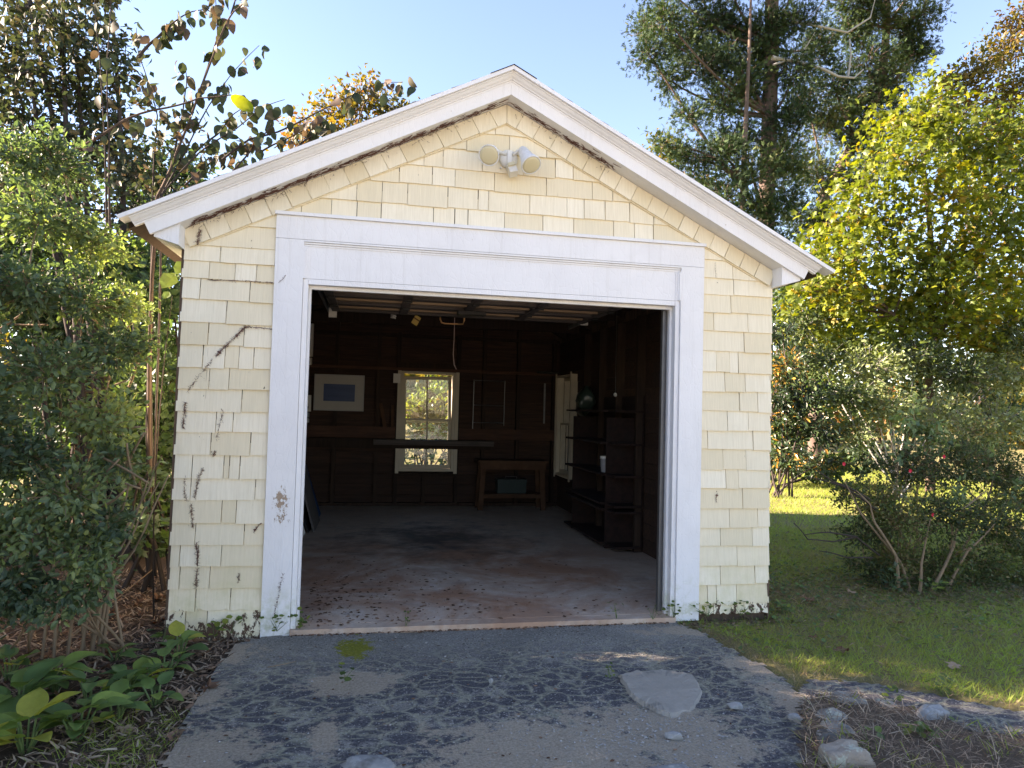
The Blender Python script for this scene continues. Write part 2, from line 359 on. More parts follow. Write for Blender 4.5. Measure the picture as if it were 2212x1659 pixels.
# ---- wall cores
def wall_core():
    mb = MB()
    def slab(poly): mb.add(*prism(poly, .004, .10))
    slab([(XL+.01, -.05), (-.05, -.05), (-.05, soff(-.05)), (XL+.01, soff(XL))])
    slab([(W+.05, -.05), (XR-.01, -.05), (XR-.01, soff(XR)), (W+.05, soff(W+.05))])
    slab([(-.05, H+.06), (W+.05, H+.06), (W+.05, soff(W+.05)), (XC, soff(XC)), (-.05, soff(-.05))])
    return mb.build('front_wall', OLDW, GA)
wall_core()
box('floor_slab', XL+.02, XR-.02, .06, D+.12, -.14, 0, CONC, GA)
box('threshold', -.034, W+.034, -.045, .0595, -.14, -.001, CONC, GA)

# ---- shingles of the front, course by course (joint pixels read off the photograph)
def shingle(poly, zt, h, parent=GA, butt=.022, name='shingle'):
    n = len(poly)
    if n < 3: return
    yb = butt+rng.uniform(-.002, .003); sk = rng.uniform(-.0015, .0015)
    V = [(x, -(.003+(yb-.003)*min(1, max(0, (zt-z)/h)))+sk*(x-poly[0][0])*8, z) for x, z in poly]+[(x, .003, z) for x, z in poly]
    F = [tuple(range(n)), tuple(range(2*n-1, n-1, -1))]+[(i, i+n, (i+1) % n+n, (i+1) % n) for i in range(n)]
    obj(name, V, F, CREAM, parent)
def gable_clip(p):
    p = clip(p, -MS, 1, 3.405-MS*XC-.03); return clip(p, MS, 1, 3.405+MS*XC-.03)
def course(z0, z1, joints, xa, xb):
    xs = [xa]+sorted(joints)+[xb]
    for a, b in zip(xs[:-1], xs[1:]):
        g = rng.uniform(.0012, .0036); j = rng.uniform(-.005, .004); t = rng.uniform(-.002, .002)
        zt = z1+.075
        nb = max(3, int((b-a)/.022)); rg = .0010 if z0 > .12 else .0075
        bot = [(a+g+(b-a-2*g)*q/nb, z0+j+t*q/nb+abs(rng.normal(0, rg))*(0 < q < nb or rng.random() < .5)) for q in range(nb+1)]
        p = gable_clip(bot+[(b-g, zt), (a+g, zt)])
        if len(p) >= 3: shingle(p, zt, zt-z0)
xcL, xcR = -.206, W+.206
ly = [533, 569, 606, 650, 699, 748, 796, 842, 889, 934, 983, 1034, 1080, 1130, 1176, 1222, 1269, 1319, 1366]
lj = [[476], [452, 508, 554], [432, 540], [489], [450, 527], [438, 486, 516, 548], [452, 495], [522], [467, 503], [455, 541], [415, 483, 495, 518],
      [412, 424, 551], [479, 510], [422, 527], [388, 428, 478], [388, 453], [422, 498], [400, 447]]
zs = [at(500, y, y=-.017)[2] for y in ly]
for i, js in enumerate(lj):
    zm = (ly[i]+ly[i+1])/2; J = [at(p, zm, y=-.017)[0] for p in js]
    course(zs[i+1], zs[i], J, XL-.012 if i % 2 else XL-.004, xcL)
course(zs[0], zs[0]+.2, [], XL-.006, xcL)
course(zs[0]+.135, zs[0]+.33, [], XL+.02, xcL)
course(zs[-1]-.05, zs[-1], [at(430, 1372, y=0)[0], at(500, 1372, y=0)[0]], XL, xcL)
ry = [563, 602, 637, 676, 716, 760, 804, 846, 888, 930, 971, 1014, 1055, 1098, 1139, 1179, 1222, 1262, 1306, 1326]
rj = [[1583], [1585], [1579], [1542, 1616], [1608], [1547, 1576, 1595], [1566, 1610], [1598, 1637], [1572, 1617], [1529, 1627], [1562, 1612], [1568, 1595],
      [1604], [1576, 1637], [1556, 1625], [1592], [1556, 1631], [1528, 1548, 1591], [1527, 1541, 1607]]
zs = [at(1570, y, y=-.017)[2] for y in ry]
for i, js in enumerate(rj):
    zm = (ry[i]+ry[i+1])/2; J = [at(p, zm, y=-.017)[0] for p in js]
    course(zs[i+1], zs[i], J, xcR, XR+(.012 if i % 2 else .003))
course(zs[0], zs[0]+.16, [], xcR, XR)
course(zs[0]+.11, zs[0]+.26, [], xcR, XR-.1)
gj = [[823, 936, 982, 1011, 1090, 1173, 1240, 1326, 1371, 1412, 715, 770, 650], [880, 967, 1033, 1056, 1145, 1225, 1262, 1308, 1361, 1413, 770, 825],
      [862, 934, 983, 1068, 1181, 1280, 1324, 800], [916, 957, 1042, 1132, 1200, 1239, 860], [1008, 1101, 1181], [1070]]
gy = [498, 457, 413, 372, 331, 290, 266]
zs = [at(1071, y, y=-.017)[2] for y in gy]
for i, js in enumerate(gj):
    J = [at(p, (gy[i]+gy[i+1])/2, y=-.017)[0] for p in js]
    hw = (3.405-.03-zs[i])/MS
    course(zs[i], zs[i+1], [j for j in J if abs(j-XC) < hw-.03], max(XC-hw, xcL), min(XC+hw, xcR))
course(zs[6], zs[6]+.10, [], XC-.3, XC+.3)
# ---- slanted shingles along both rakes
ang = math.atan(MS); L = (XC-XL)/math.cos(ang)+.02; nR = 17
for sgn in (-1, 1):
    for i in range(nR):
        a, b = L*i/nR, L*(i+1)/nR; g = .0015
        if i == 0: a += .01
        ex = np.array([sgn*math.cos(ang), -math.sin(ang)]); ez = np.array([-sgn*math.sin(ang), -math.cos(ang)])
        o = np.array([XC, 3.405-.004]); hgt = .118+rng.uniform(-.003, .003)
        p = [o+ex*(a+g), o+ex*(b-g), o+ex*(b-g-rng.uniform(-.002, .004))+ez*hgt, o+ex*(a+g)+ez*hgt]
        if i == 0: p[3] = o+ez*hgt*.0+np.array([0, -hgt*1.12])+np.array([sgn*.002, 0]); p[0] = o+np.array([sgn*.002, -.004])
        if i == nR-1: p[1] = p[1]; p[2] = np.array([p[1][0]-sgn*.05, p[2][1]])
        tl = rng.uniform(-.003, .003)
        V = [(q[0], -(.021 if k in (0, 1) else .040)-tl*(1 if k in (1, 2) else -1), q[1]) for k, q in enumerate(p)]+[(q[0], -.003, q[1]) for q in p]
        F = [(0,1,2,3), (7,6,5,4)]+[(k, k+4, (k+1) % 4+4, (k+1) % 4) for k in range(4)]
        obj('shingle', V, F, CREAM, GA)
    # undercourse strip below them
    o = np.array([XC, 3.405]); ex = np.array([sgn*math.cos(ang), -math.sin(ang)]); ez = np.array([-sgn*math.sin(ang), -math.cos(ang)])
    p = [o+ex*.06+ez*.05, o+ex*(L-.03)+ez*.05, o+ex*(L-.085)+ez*.128, o+ex*.065+ez*.128]
    V = [(q[0], -.018 if k in (0, 1) else -.026, q[1]) for k, q in enumerate(p)]+[(q[0], -.004, q[1]) for q in p]
    obj('undercourse_strip', V, [(0,1,2,3), (7,6,5,4)]+[(k, k+4, (k+1) % 4+4, (k+1) % 4) for k in range(4)], CREAM, GA)
# ---- shingle courses of the side and back walls (seen only as stepped edges)
for sgn, xw in ((-1, XL), (1, XR)):
    for i in range(19):
        z0 = -.03+i*.128; xo = sgn*.019
        if i > 17: continue
        V = [(xw, -.004, z0), (xw+xo, -.004, z0), (xw+sgn*.004, -.004, z0+.19), (xw, -.004, z0+.19)]
        V += [(x, D+.14, z) for x, y, z in V]
        obj('shingle_course', V, [(0,1,2,3), (7,6,5,4)]+[(k, k+4, (k+1) % 4+4, (k+1) % 4) for k in range(4)], CREAM, GA)
# ---- corner edge boards showing bare wood
box('corner_edge', XL-.016, XL-.002, -.016, -.003, -.05, 2.36, OLDW, GA)
box('corner_edge', XR+.0, XR+.012, -.016, -.003, -.05, .22, OLDW, GA)

# ---- door casing, jambs, header
z_seam = at(607, 514, y=-.03)[2]
box('door_casing', -.206, -.036, -.034, .005, -.045, z_seam-.001, WHITE, GA)
box('door_casing', W+.036, W+.206, -.034, .005, -.03, z_seam-.001, WHITE, GA)
box('header_casing', -.206, W+.206, -.035, .005, z_seam+.001, 2.542, WHITE, GA)
box('drip_cap', -.214, W+.212, -.052, .005, 2.543, 2.563, WHITE, GA)
zp0 = H+.038
box('header_panel', -.033, W+.033, -.012, .03, zp0, z_seam-.012, WHITE, GA)
mo = MB()
for k, (dz, dy) in enumerate(((0, -.033), (.013, -.024), (.026, -.017))):
    mo.box(-.0355, W+.0355, dy, -.0115, z_seam-.012-dz, z_seam-.001-dz)
mo.build('header_moulding', WHITE, GA)
for xa, s in ((-.036, 1), (W+.036, -1)):
    mo = MB()
    for k, (dx, dy) in enumerate(((0, -.0335), (.011, -.0245), (.022, -.0175))):
        a, b = sorted((xa+s*dx, xa+s*(dx+.011))); mo.box(a, b, dy, -.0117, zp0-.001, z_seam-.042)
    mo.build('header_moulding', WHITE, GA)
for xa, xb, xs0, xs1 in ((-.034, -.004, -.004, .010), (W+.004, W+.034, W-.010, W+.004)):
    box('jamb', xa, xb, -.018, .135, -.04, zp0-.002, WHITE, GA)
    box('door_stop', xs0, xs1, .045, .075, -.04, H+.01, WHITE, GA)
box('head_jamb', -.003, W+.003, -.012, .13, H+.004, zp0-.002, WHITE, GA)
box('door_stop', -.003, W+.003, .04, .07, H-.018, H+.003, WHITE, GA)

# ---- rakes: soffit, fascia, crown mouldings, roof
OV = .15                                            # overhang of the fascia face
XE = 1.0                                            # half run beyond
def rake(sgn):
    c, s = math.cos(ang), math.sin(ang)
    def pt(along, up, y): return (XC+sgn*along*c+sgn*up*s*1.0, y, 3.405-along*s+up*c)
    def strip(name, prof, a_end, mat=WHITE):
        # prof: closed polygon [(y, up)] swept along the rake from the ridge plane to a_end (list per vertex or number)
        n = len(prof); V = []
        for (y, up) in prof: V.append((XC+sgn*.0004, y, 3.405+up/c))          # mitred at the ridge
        for i, (y, up) in enumerate(prof): V.append(pt(a_end, up, y))
        F = [tuple(range(n)), tuple(range(2*n-1, n-1, -1))]+[(i, i+n, (i+1) % n+n, (i+1) % n) for i in range(n)]
        obj(name, V, F, mat, GA)
    aw = 2.09/c
    strip('rake_soffit', [(.0, 0), (.0, .018), (-OV, .018), (-OV, 0)], aw+.0)
    strip('rake_fascia', [(-OV, -.006), (-OV, .100), (-OV-.022, .100), (-OV-.022, -.006)], aw+.02)
    strip('rake_crown', [(-OV, .066), (-OV, .112), (-OV-.072, .112), (-OV-.072, .106), (-OV-.062, .101), (-OV-.052, .090), (-OV-.038, .082), (-OV-.036, .077), (-OV-.026, .075), (-OV-.0255, .066)], aw+.075)
    strip('rake_edge_board', [(-OV+.02, .113), (-OV+.02, .136), (-OV-.092, .136), (-OV-.092, .113)], aw+(.125 if sgn < 0 else .165))
    # eave return: boxed end below the rake
    x0 = XL if sgn < 0 else XR; ze = soff(x0)
    xe = XC+sgn*2.09; zee = soff(xe)
    poly = [(x0-sgn*.0, ze-.002), (xe, zee-.002), (xe, zee-.022), (x0, zee-.062)]
    V, F = prism(poly, -OV+.002, -.002); obj('eave_return', V, F, WHITE, GA)
    # eave box along the side
    poly = [(x0, zee-.064), (xe, zee-.024), (xe+sgn*.012, zee+.09), (x0, ze+.02)]
    V, F = prism(poly, .0, D+.15); obj('eave_box', V, F, WHITE, GA)
    # roof deck and covering
    run = 2.235
    za = 3.405+.109/c; zb = za-MS*run
    V = [(XC, -.12, za), (XC+sgn*run, -.12, zb), (XC+sgn*run, D+.25, zb), (XC, D+.25, za)]
    V2 = [(x, y, z-.03) for x, y, z in V]
    obj('roof_deck', V+V2, [(0,1,2,3), (7,6,5,4)]+[(k, k+4, (k+1) % 4+4, (k+1) % 4) for k in range(4)], STUD, GA)
    ncr = 18
    for i in range(ncr):
        a0, a1 = run*i/ncr, run*(i+1)/ncr+.02
        y0 = -OV-.082-rng.uniform(0, .006); t0, t1 = .029, .036
        V = [(XC+sgn*a0, y0, za-MS*a0+t0+.0), (XC+sgn*a1, y0, za-MS*a1+t1+.002), (XC+sgn*a1, D+.27, za-MS*a1+t1+.002), (XC+sgn*a0, D+.27, za-MS*a0+t0)]
        V2 = [(x, y, z-.008) for x, y, z in V]
        obj('roof_shingle_course', V+V2, [(0,1,2,3), (7,6,5,4)]+[(k, k+4, (k+1) % 4+4, (k+1) % 4) for k in range(4)], ROOFM, GA)
    for j in range(9):
        y = .35+j*.61
        V = [(XC, y, 3.37), (XC+sgn*1.95, y, 3.37-MS*1.95), (XC+sgn*1.95, y, 3.495-MS*1.95), (XC, y, 3.495)]
        V += [(x, y2+.045, z) for x, y2, z in V]
        obj('rafter', V, [(3,2,1,0), (4,5,6,7)]+[(k, (k+1) % 4, (k+1) % 4+4, k+4) for k in range(4)], STUD, GA)
rake(-1); rake(1)
mb = MB()
for s in (-1, 1):
    za = 3.405+.109/math.cos(ang)+.040
    mb.add([(XC, -OV-.086, za), (XC+s*.15, -OV-.086, za-MS*.15), (XC+s*.15, D+.27, za-MS*.15), (XC, D+.27, za),
            (XC, -OV-.10, za-.006), (XC+s*.15, -OV-.10, za-MS*.15-.006), (XC+s*.15, D+.27, za-MS*.15-.006), (XC, D+.27, za-.006)],
           [(0,1,2,3), (7,6,5,4), (0,4,5,1), (1,5,6,2), (2,6,7,3)])
mb.build('ridge_cap', ROOFM, GA)

# ---- interior walls
wx0, wx1, wz0, wz1 = .775, 1.535, .485, 1.88            # back window hole
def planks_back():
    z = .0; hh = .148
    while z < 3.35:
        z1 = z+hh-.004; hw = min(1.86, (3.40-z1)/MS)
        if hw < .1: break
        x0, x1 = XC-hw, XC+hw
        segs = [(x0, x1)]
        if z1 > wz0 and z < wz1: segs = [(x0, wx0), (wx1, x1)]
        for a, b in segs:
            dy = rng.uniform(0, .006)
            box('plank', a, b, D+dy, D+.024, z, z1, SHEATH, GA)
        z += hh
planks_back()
ryw0, ryw1, rzw0, rzw1 = 4.46, 5.17, .47, 1.88          # right window hole
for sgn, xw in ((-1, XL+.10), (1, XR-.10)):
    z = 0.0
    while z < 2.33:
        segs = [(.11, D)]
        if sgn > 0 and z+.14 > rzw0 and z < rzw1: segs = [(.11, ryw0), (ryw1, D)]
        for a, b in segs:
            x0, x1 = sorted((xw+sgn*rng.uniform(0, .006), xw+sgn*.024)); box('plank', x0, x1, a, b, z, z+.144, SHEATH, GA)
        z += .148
# outer skins so no light leaks
mb = MB()
mb.box(XL+.045, XL+.06, .1, D+.13, -.05, 2.49)
mb.build('side_wall', OLDW, GA)
mb = MB()
for y0, y1, z0, z1 in ((.1, ryw0, -.05, 2.49), (ryw1, D+.13, -.05, 2.49), (ryw0, ryw1, -.05, rzw0), (ryw0, ryw1, rzw1, 2.49)): mb.box(XR-.06, XR-.045, y0, y1, z0, z1)
mb.build('side_wall', OLDW, GA)
mb = MB()
mb.box(XL+.045, wx0, D+.05, D+.12, -.05, 2.45).box(wx1, XR-.045, D+.05, D+.12, -.05, 2.45).box(wx0, wx1, D+.05, D+.12, -.05, wz0).box(wx0, wx1, D+.05, D+.12, wz1, 2.45)
mb.add(*prism([(XL, 2.45), (XR, 2.45), (XR, 2.505), (XC, 3.49), (XL, 2.505)], D+.05, D+.12)); mb.build('back_wall', OLDW, GA)
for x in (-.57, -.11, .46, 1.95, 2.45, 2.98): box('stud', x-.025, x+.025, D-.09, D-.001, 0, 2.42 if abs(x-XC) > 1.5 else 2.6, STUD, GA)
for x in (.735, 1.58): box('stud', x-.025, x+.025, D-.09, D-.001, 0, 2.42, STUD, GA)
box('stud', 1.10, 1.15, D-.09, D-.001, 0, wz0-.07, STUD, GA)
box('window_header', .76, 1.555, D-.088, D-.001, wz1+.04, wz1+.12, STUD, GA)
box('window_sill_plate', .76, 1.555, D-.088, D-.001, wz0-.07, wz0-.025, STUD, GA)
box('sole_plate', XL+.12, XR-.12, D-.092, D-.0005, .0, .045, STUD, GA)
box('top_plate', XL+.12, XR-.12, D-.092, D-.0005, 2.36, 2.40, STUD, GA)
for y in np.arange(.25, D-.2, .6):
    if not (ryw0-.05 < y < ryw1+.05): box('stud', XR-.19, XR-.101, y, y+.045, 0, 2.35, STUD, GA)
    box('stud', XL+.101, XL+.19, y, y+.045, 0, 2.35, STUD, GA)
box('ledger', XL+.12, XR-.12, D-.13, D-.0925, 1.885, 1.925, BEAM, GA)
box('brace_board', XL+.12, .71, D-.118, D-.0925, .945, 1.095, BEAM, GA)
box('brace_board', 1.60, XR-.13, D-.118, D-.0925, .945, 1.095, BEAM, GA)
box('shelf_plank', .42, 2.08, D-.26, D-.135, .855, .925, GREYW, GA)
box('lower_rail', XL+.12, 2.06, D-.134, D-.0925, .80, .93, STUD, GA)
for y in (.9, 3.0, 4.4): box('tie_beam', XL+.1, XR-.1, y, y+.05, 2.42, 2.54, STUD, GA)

# ---- windows
def window(along, fixed, a0, a1, z0, z1, inward, drop=0.0, tilt=0.0):
    """double hung window; along 'x' (back wall) or 'y' (right wall)"""
    def bx(mb, a, b, d0, d1, za, zb, T=None):
        lo, hi = sorted((fixed+inward*d0, fixed+inward*d1))
        if T is None:
            return mb.box(a, b, lo, hi, za, zb) if along == 'x' else mb.box(lo, hi, a, b, za, zb)
        V = [(T(a_, z_), d_) for z_ in (za, zb) for d_ in (lo, hi) for a_ in (a, b)]
        V = [(p[0], d, p[1]) if along == 'x' else (d, p[0], p[1]) for p, d in V]
        return mb.add(V, [(0,2,3,1),(4,5,7,6),(0,1,5,4),(2,6,7,3),(0,4,6,2),(1,3,7,5)])
    fr = MB(); bx(fr, a0-.0, a0+.035, -.10, .095, z0, z1); bx(fr, a1-.035, a1, -.10, .095, z0, z1); bx(fr, a0+.035, a1-.035, -.10, .095, z0, z0+.035); bx(fr, a0+.035, a1-.035, -.10, .095, z1-.03, z1)
    win = fr.build('window', WINW, GA)
    for ca0, ca1 in ((a0-.05, a0-.002), (a1+.002, a1+.05)):
        ap = MB(); bx(ap, ca0, ca1, .092, .105, z0-.03, z1+.03); ap.build('window_casing', WINW, win)
    zm = (z0+z1)/2+.02; A0, A1 = a0+.037, a1-.037
    for nm, za, zb, dd, dr, ti in (('sash', zm-.012, z1-.034, -.03, drop, tilt), ('sash', z0+.038, zm+.016, .01, 0, 0)):
        ca = (A0+A1)/2
        T = (lambda a, z, dr=dr, ti=ti, ca=ca, za=za: (a+ti*(z-za), z-dr-ti*(a-ca)))
        sm = MB(); wd = .045
        bx(sm, A0, A0+wd, dd, dd+.032, za, zb, T); bx(sm, A1-wd, A1, dd, dd+.032, za, zb, T)
        bx(sm, A0+wd, A1-wd, dd, dd+.032, za, za+(.05 if dd > 0 else .028), T); bx(sm, A0+wd, A1-wd, dd, dd+.032, zb-(.028 if dd > 0 else .045), zb, T)
        bx(sm, ca-.011, ca+.011, dd+.004, dd+.028, za+.03, zb-.03, T); sm.build('sash', WINW, win)
        for p0, p1 in ((A0+wd, ca-.011), (ca+.011, A1-wd)):
            g = MB(); bx(g, p0-.006, p1+.006, dd+.014, dd+.018, za+.022, zb-.022, T); g.build('pane', GLASS, win)
    return win
window('x', D-.002, wx0, wx1, wz0, wz1, -1, .03, -.025)
window('y', XR-.098, ryw0, ryw1, rzw0, rzw1, -1)

# ================================================================== things in and on the garage
# ---- twin flood light with motion sensor
def flood_light():
    c = at(1093, 343, y=-.02); t = empty('flood_light', c, 'white twin flood light with motion sensor mounted high on the gable', 'light')
    f = lambda px, py, y: at(px, py, y=y)
    GL = plain('yellowed_lens', (.62, .55, .36), .35, var=.06, scale=8, bump=.03)
    WP = plain('weathered_white_plastic', (.70, .70, .69), .5, var=.28, scale=30, bump=.1)
    b = f(1098, 345, -.02)
    MB().lathe([(0, .062), (.018, .062), (.03, .055), (.036, .02)], b+np.array([0, .004, 0]), (0, -1, 0), 28).build('base_plate', PLASTIC, t, True)
    MB().box(b[0]-.014, b[0]+.014, b[1]-.048, b[1]-.026, b[2]-.05, b[2]+.045).build('cover_bracket', PLASTIC, t)
    MB().lathe([(0, .008), (.012, .006)], (b[0]-.05, b[1]-.002, b[2]-.062), (0, -1, 0), 10).build('screw_lug', PLASTIC, t, True)
    for (kx, ky), (lx, ly), yl in (((1073, 326), (1056, 336), -.20), ((1120, 326), (1148, 357), -.185)):
        k0 = f(kx, ky, -.055); fr = f(lx, ly, yl)
        back = f(kx+(-8 if kx < 1090 else 8), ky-3, -.075)
        MB().tube([b+np.array([(-.02 if kx < 1090 else .02), -.03, .02]), k0, back], [.010, .012, .017], 12).build('knuckle', PLASTIC, t, True)
        d = Vector(fr-back); ln = d.length
        h = MB().lathe([(-.012, .014), (0, .026), (.022, .034), (ln*.55, .045), (ln*.78, .058), (ln*.92, .066), (ln, .067), (ln, .061), (ln-.006, .058)], back, d, 30).build('lamp_head', WP, t, True)
        MB().lathe([(ln-.008, .0585), (ln-.001, .0585), (ln+.003, .045), (ln+.005, .02)], back, d, 30).build('lens', GL, h, True)
    s0 = f(1104, 362, -.06)
    Mx = Matrix.Translation(Vector(s0)) @ Matrix.Rotation(R(-18), 4, 'Y') @ Matrix.Rotation(R(-20), 4, 'X')
    sb = MB().box(-.027, .027, -.03, .03, -.055, .02, Mx).build('sensor_body', PLASTIC, t)
    MB().box(-.024, .024, -.042, -.029, -.012, .012, Mx).build('sensor_lens', GL, sb)
    MB().bar(tuple(b+np.array([0, -.04, -.04])), tuple(s0+np.array([0, 0, .02])), .018, .018).build('sensor_arm', PLASTIC, t)
flood_light()

# ---- raised overhead door under the ceiling
def overhead_door():
    zd = 2.225; y0, y1 = .20, 1.98; x0, x1 = .02, W-.06
    t = empty('overhead_door', (W/2, 1.1, zd), 'raised sectional wooden garage door hanging flat under the garage ceiling', 'garage door')
    n = 4; d = (y1-y0)/n
    for i in range(n):
        a, b = y0+i*d, y0+(i+1)*d-.004
        MB().box(x0, x1, a+.05, b-.05, zd+.024, zd+.034).build('panel', TANW, t)
        for q in (a, b-.05): MB().box(x0, x1, q, q+.05, zd, zd+.042).build('rail', GREYW, t)
        MB().box(x0+.04, x1-.04, (a+b)/2-.012, (a+b)/2+.012, zd+.006, zd+.024).build('slat', TANW, t)
        for x in (x0, .62, 1.16, 1.70, x1-.07):
            MB().box(x, x+.07, a+.051, b-.051, zd-.003, zd+.0235).build('stile', GREYW, t)
        if i:
            for x in (x0+.02, .64, 1.18, 1.72, x1-.05): MB().box(x, x+.05, a-.05, a+.05, zd-.012, zd-.001).tube([(x-.005, a-.002, zd-.014), (x+.055, a-.002, zd-.014)], .008, 8).build('hinge', DARKM, t)
    for x in (x0-.055, x1+.03):
        MB().box(x, x+.02, .12, 2.6, zd+.02, zd+.055).build('track', GREYMETAL, t)
        MB().box(x-.004, x+.024, .105, .14, .0, zd-.05).build('track', GREYMETAL, t)
    MB().tube([(1.16+.03*math.sin(k*2.4), 1.45+.06*k/40, zd-.02+.012*math.cos(k*2.4)) for k in range(40)], .004, 5).build('latch_spring', GREYMETAL, t)
    MB().box(1.10, 1.34, 1.40, 1.52, zd-.045, zd-.013).build('lock_bar', DARKM, t)
    for px, py, nm in ((719, 676, 'roller_bracket'), (1262, 694, 'roller_bracket')):
        p = at(px, py, y=2.02); MB().box(p[0]-.035, p[0]+.035, p[1]-.015, p[1]+.015, p[2]-.04, p[2]+.045).build(nm, PLASTIC, t)
overhead_door()
# ---- opener handle, cord, bulb, tag
COPPER = plain('copper_bar', (.62, .33, .14), .35, .8)
P = lambda px, py, y: at(px, py, y=y)
h = MB().tube([P(951, 680, 2.2), P(951, 690, 2.2), P(954, 697, 2.2), P(962, 699, 2.2), P(985, 700, 2.2), P(1000, 700, 2.2), P(1003, 692, 2.2), P(1003, 676, 2.2), P(1003, 672, 2.2)+np.array([0, .03, .12])], .008, 8).build('bent_bar', COPPER, None, True)
tag(h, 'bent copper coloured bar handle hanging from the ceiling', 'handle')
h = MB().tube([P(982, 668, 2.35)+np.array([0, 0, .2]), P(982, 690, 2.35), P(981, 730, 2.35), P(979, 765, 2.35), P(981, 788, 2.35), P(986, 798, 2.35)], .004, 6).build('dangling_string', plain('faded_cord', (.45, .33, .30)), None, True)
tag(h, 'thin faded cord dangling in front of the back window', 'cord')
def bulb():
    p = P(850, 679, 2.6); t = empty('light_bulb', p, 'white spiral light bulb hanging under the raised door', 'bulb')
    MB().tube([(p[0]+.022*math.cos(k*.55), p[1]+.022*math.sin(k*.55), p[2]+.045-k*.0019) for k in range(46)], .008, 7).build('spiral_tube', PLASTIC, t, True)
    MB().lathe([(0, .02), (.04, .024), (.05, .014), (.25, .012)], p+np.array([0, 0, .045]), (0, 0, 1), 16).build('socket', DARKM, t, True)
bulb()
def paper_tag():
    p = P(899, 692, 2.3); t = empty('paper_tag', p, 'tilted yellow paper tag hanging on a thread below the door', 'tag')
    Mx = Matrix.Translation(Vector(p)) @ Matrix.Rotation(R(28), 4, 'Y') @ Matrix.Rotation(R(25), 4, 'Z')
    Y = plain('yellow_tag_card', (.55, .38, .10), .7)
    MB().box(-.034, .034, -.001, .001, -.045, .045, Mx).build('card', Y, t)
    MB().box(-.034, .034, -.0035, -.0012, .004, .018, Mx).build('stripe', plain('brown_stripe', (.14, .07, .03)), t)
    MB().tube([p+np.array([-.01, 0, .04]), p+np.array([-.02, 0, .3])], .002, 5).build('thread', DARKM, t)
paper_tag()

# ---- back wall furniture
def picture():
    y = D-.10; a, b, c = at(680, 808, y=y), at(788, 811, y=y), at(677, 886, y=y)
    x0, x1, z1, z0 = a[0], b[0], (a[2]+b[2])/2, c[2]
    t = empty('framed_picture', ((x0+x1)/2, y, z0), 'pale matted picture with a dark blue centre hung on the dark back wall', 'picture')
    w_ = .014; fr = MB(); fr.box(x0, x1, y-.02, y, z1-w_, z1).box(x0, x1, y-.02, y, z0, z0+w_).box(x0, x0+w_, y-.02, y, z0+w_, z1-w_).box(x1-w_, x1, y-.02, y, z0+w_, z1-w_)
    fr.build('frame', plain('silver_frame', (.42, .41, .40), .5), t)
    MB().box(x0+w_, x1-w_, y-.008, y-.002, z0+w_, z1-w_).build('mat_board', plain('grey_mat_board', (.50, .475, .43), .8, var=.1, scale=5), t)
    k = Mt('blue_print'); n = k.noise(1, 4, .6, k.map((3, 1, 18))); m = k.finish(k.mix(n, (.015, .04, .13), (.05, .10, .24)), .4)
    MB().box(x0+.125, x1-.125, y-.011, y-.0085, z0+.13, z1-.13).build('print', m, t)
picture()
for (px0, px1, py0, py1, nm, lab) in ((655, 675, 698, 770, 'fuse_box', 'tall pale fuse box high on the back wall beside the door jamb'), (655, 673, 772, 788, 'junction_box', 'small pale junction box directly under the tall fuse box'),
                                      (655, 671, 853, 889, 'timer_box', 'white timer box on the wall left of the framed picture')):
    a, b = at(px0, py0, y=D-.16), at(px1, py1, y=D-.16)
    t = empty(nm, ((a[0]+b[0])/2, D-.16, b[2]), lab, 'electrical box')
    MB().box(a[0]-.06, b[0], D-.16, D-.0935, b[2], a[2]).build('body', PLASTIC, t)
    MB().box(a[0]-.055, b[0]-.008, D-.166, D-.1605, b[2]+.012, a[2]-.012).build('cover', PLASTIC, t)
    if nm == 'timer_box': MB().box(b[0]-.09, b[0]-.03, D-.1685, D-.1662, b[2]+.04, b[2]+.07).build('display', DARKM, t)
def jars():
    for k, (px, py) in enumerate(((665, 896), (665, 908))):
        p = at(px, py, y=D-.17); t = empty('glass_jar', p, 'small glass jar on the wall below the timer box, %s of two' % ('upper', 'lower')[k], 'jar')
        MB().lathe([(0, .026), (.004, .03), (.05, .03), (.058, .024)], p-np.array([.01, 0, .03]), (0, 0, 1), 16).build('jar_body', plain('pale_jar_glass', (.42, .44, .44), .15, var=.3), t, True)
        MB().lathe([(0, .026), (.012, .026)], p-np.array([.01, 0, -.029]), (0, 0, 1), 16).build('lid', GREYMETAL, t, True)
    box('jar_bracket', *(at(660, 915, y=D-.17)[0]+np.array([-.06, .07])), D-.2, D-.0935, at(660, 915, y=D-.17)[2]-.02, at(660, 915, y=D-.17)[2]-.008, STUD, GA)
jars()
b = at(868, 812, y=D-.1)
o = box('paper_sheet', b[0]-.115, b[0]-.02, D-.112, D-.110, b[2]-.10, b[2]+.03, PLASTIC); tag(o, 'small grey paper pinned beside the top left of the back window', 'paper')
for k, (xa, za, xb, zb, w_) in enumerate(((.50, 1.42, .57, 1.09, .05), (.665, 1.40, .67, 1.10, .035))):
    o = MB().bar((xa, D-.105, za), (xb, D-.105, zb), .02, w_, (1, 0, 0)).build('wood_offcut', BENCHW); tag(o, ('slanted reddish stick of wood hanging left of the back window', 'straight narrow stick of wood right beside the back window')[k], 'wood stick')
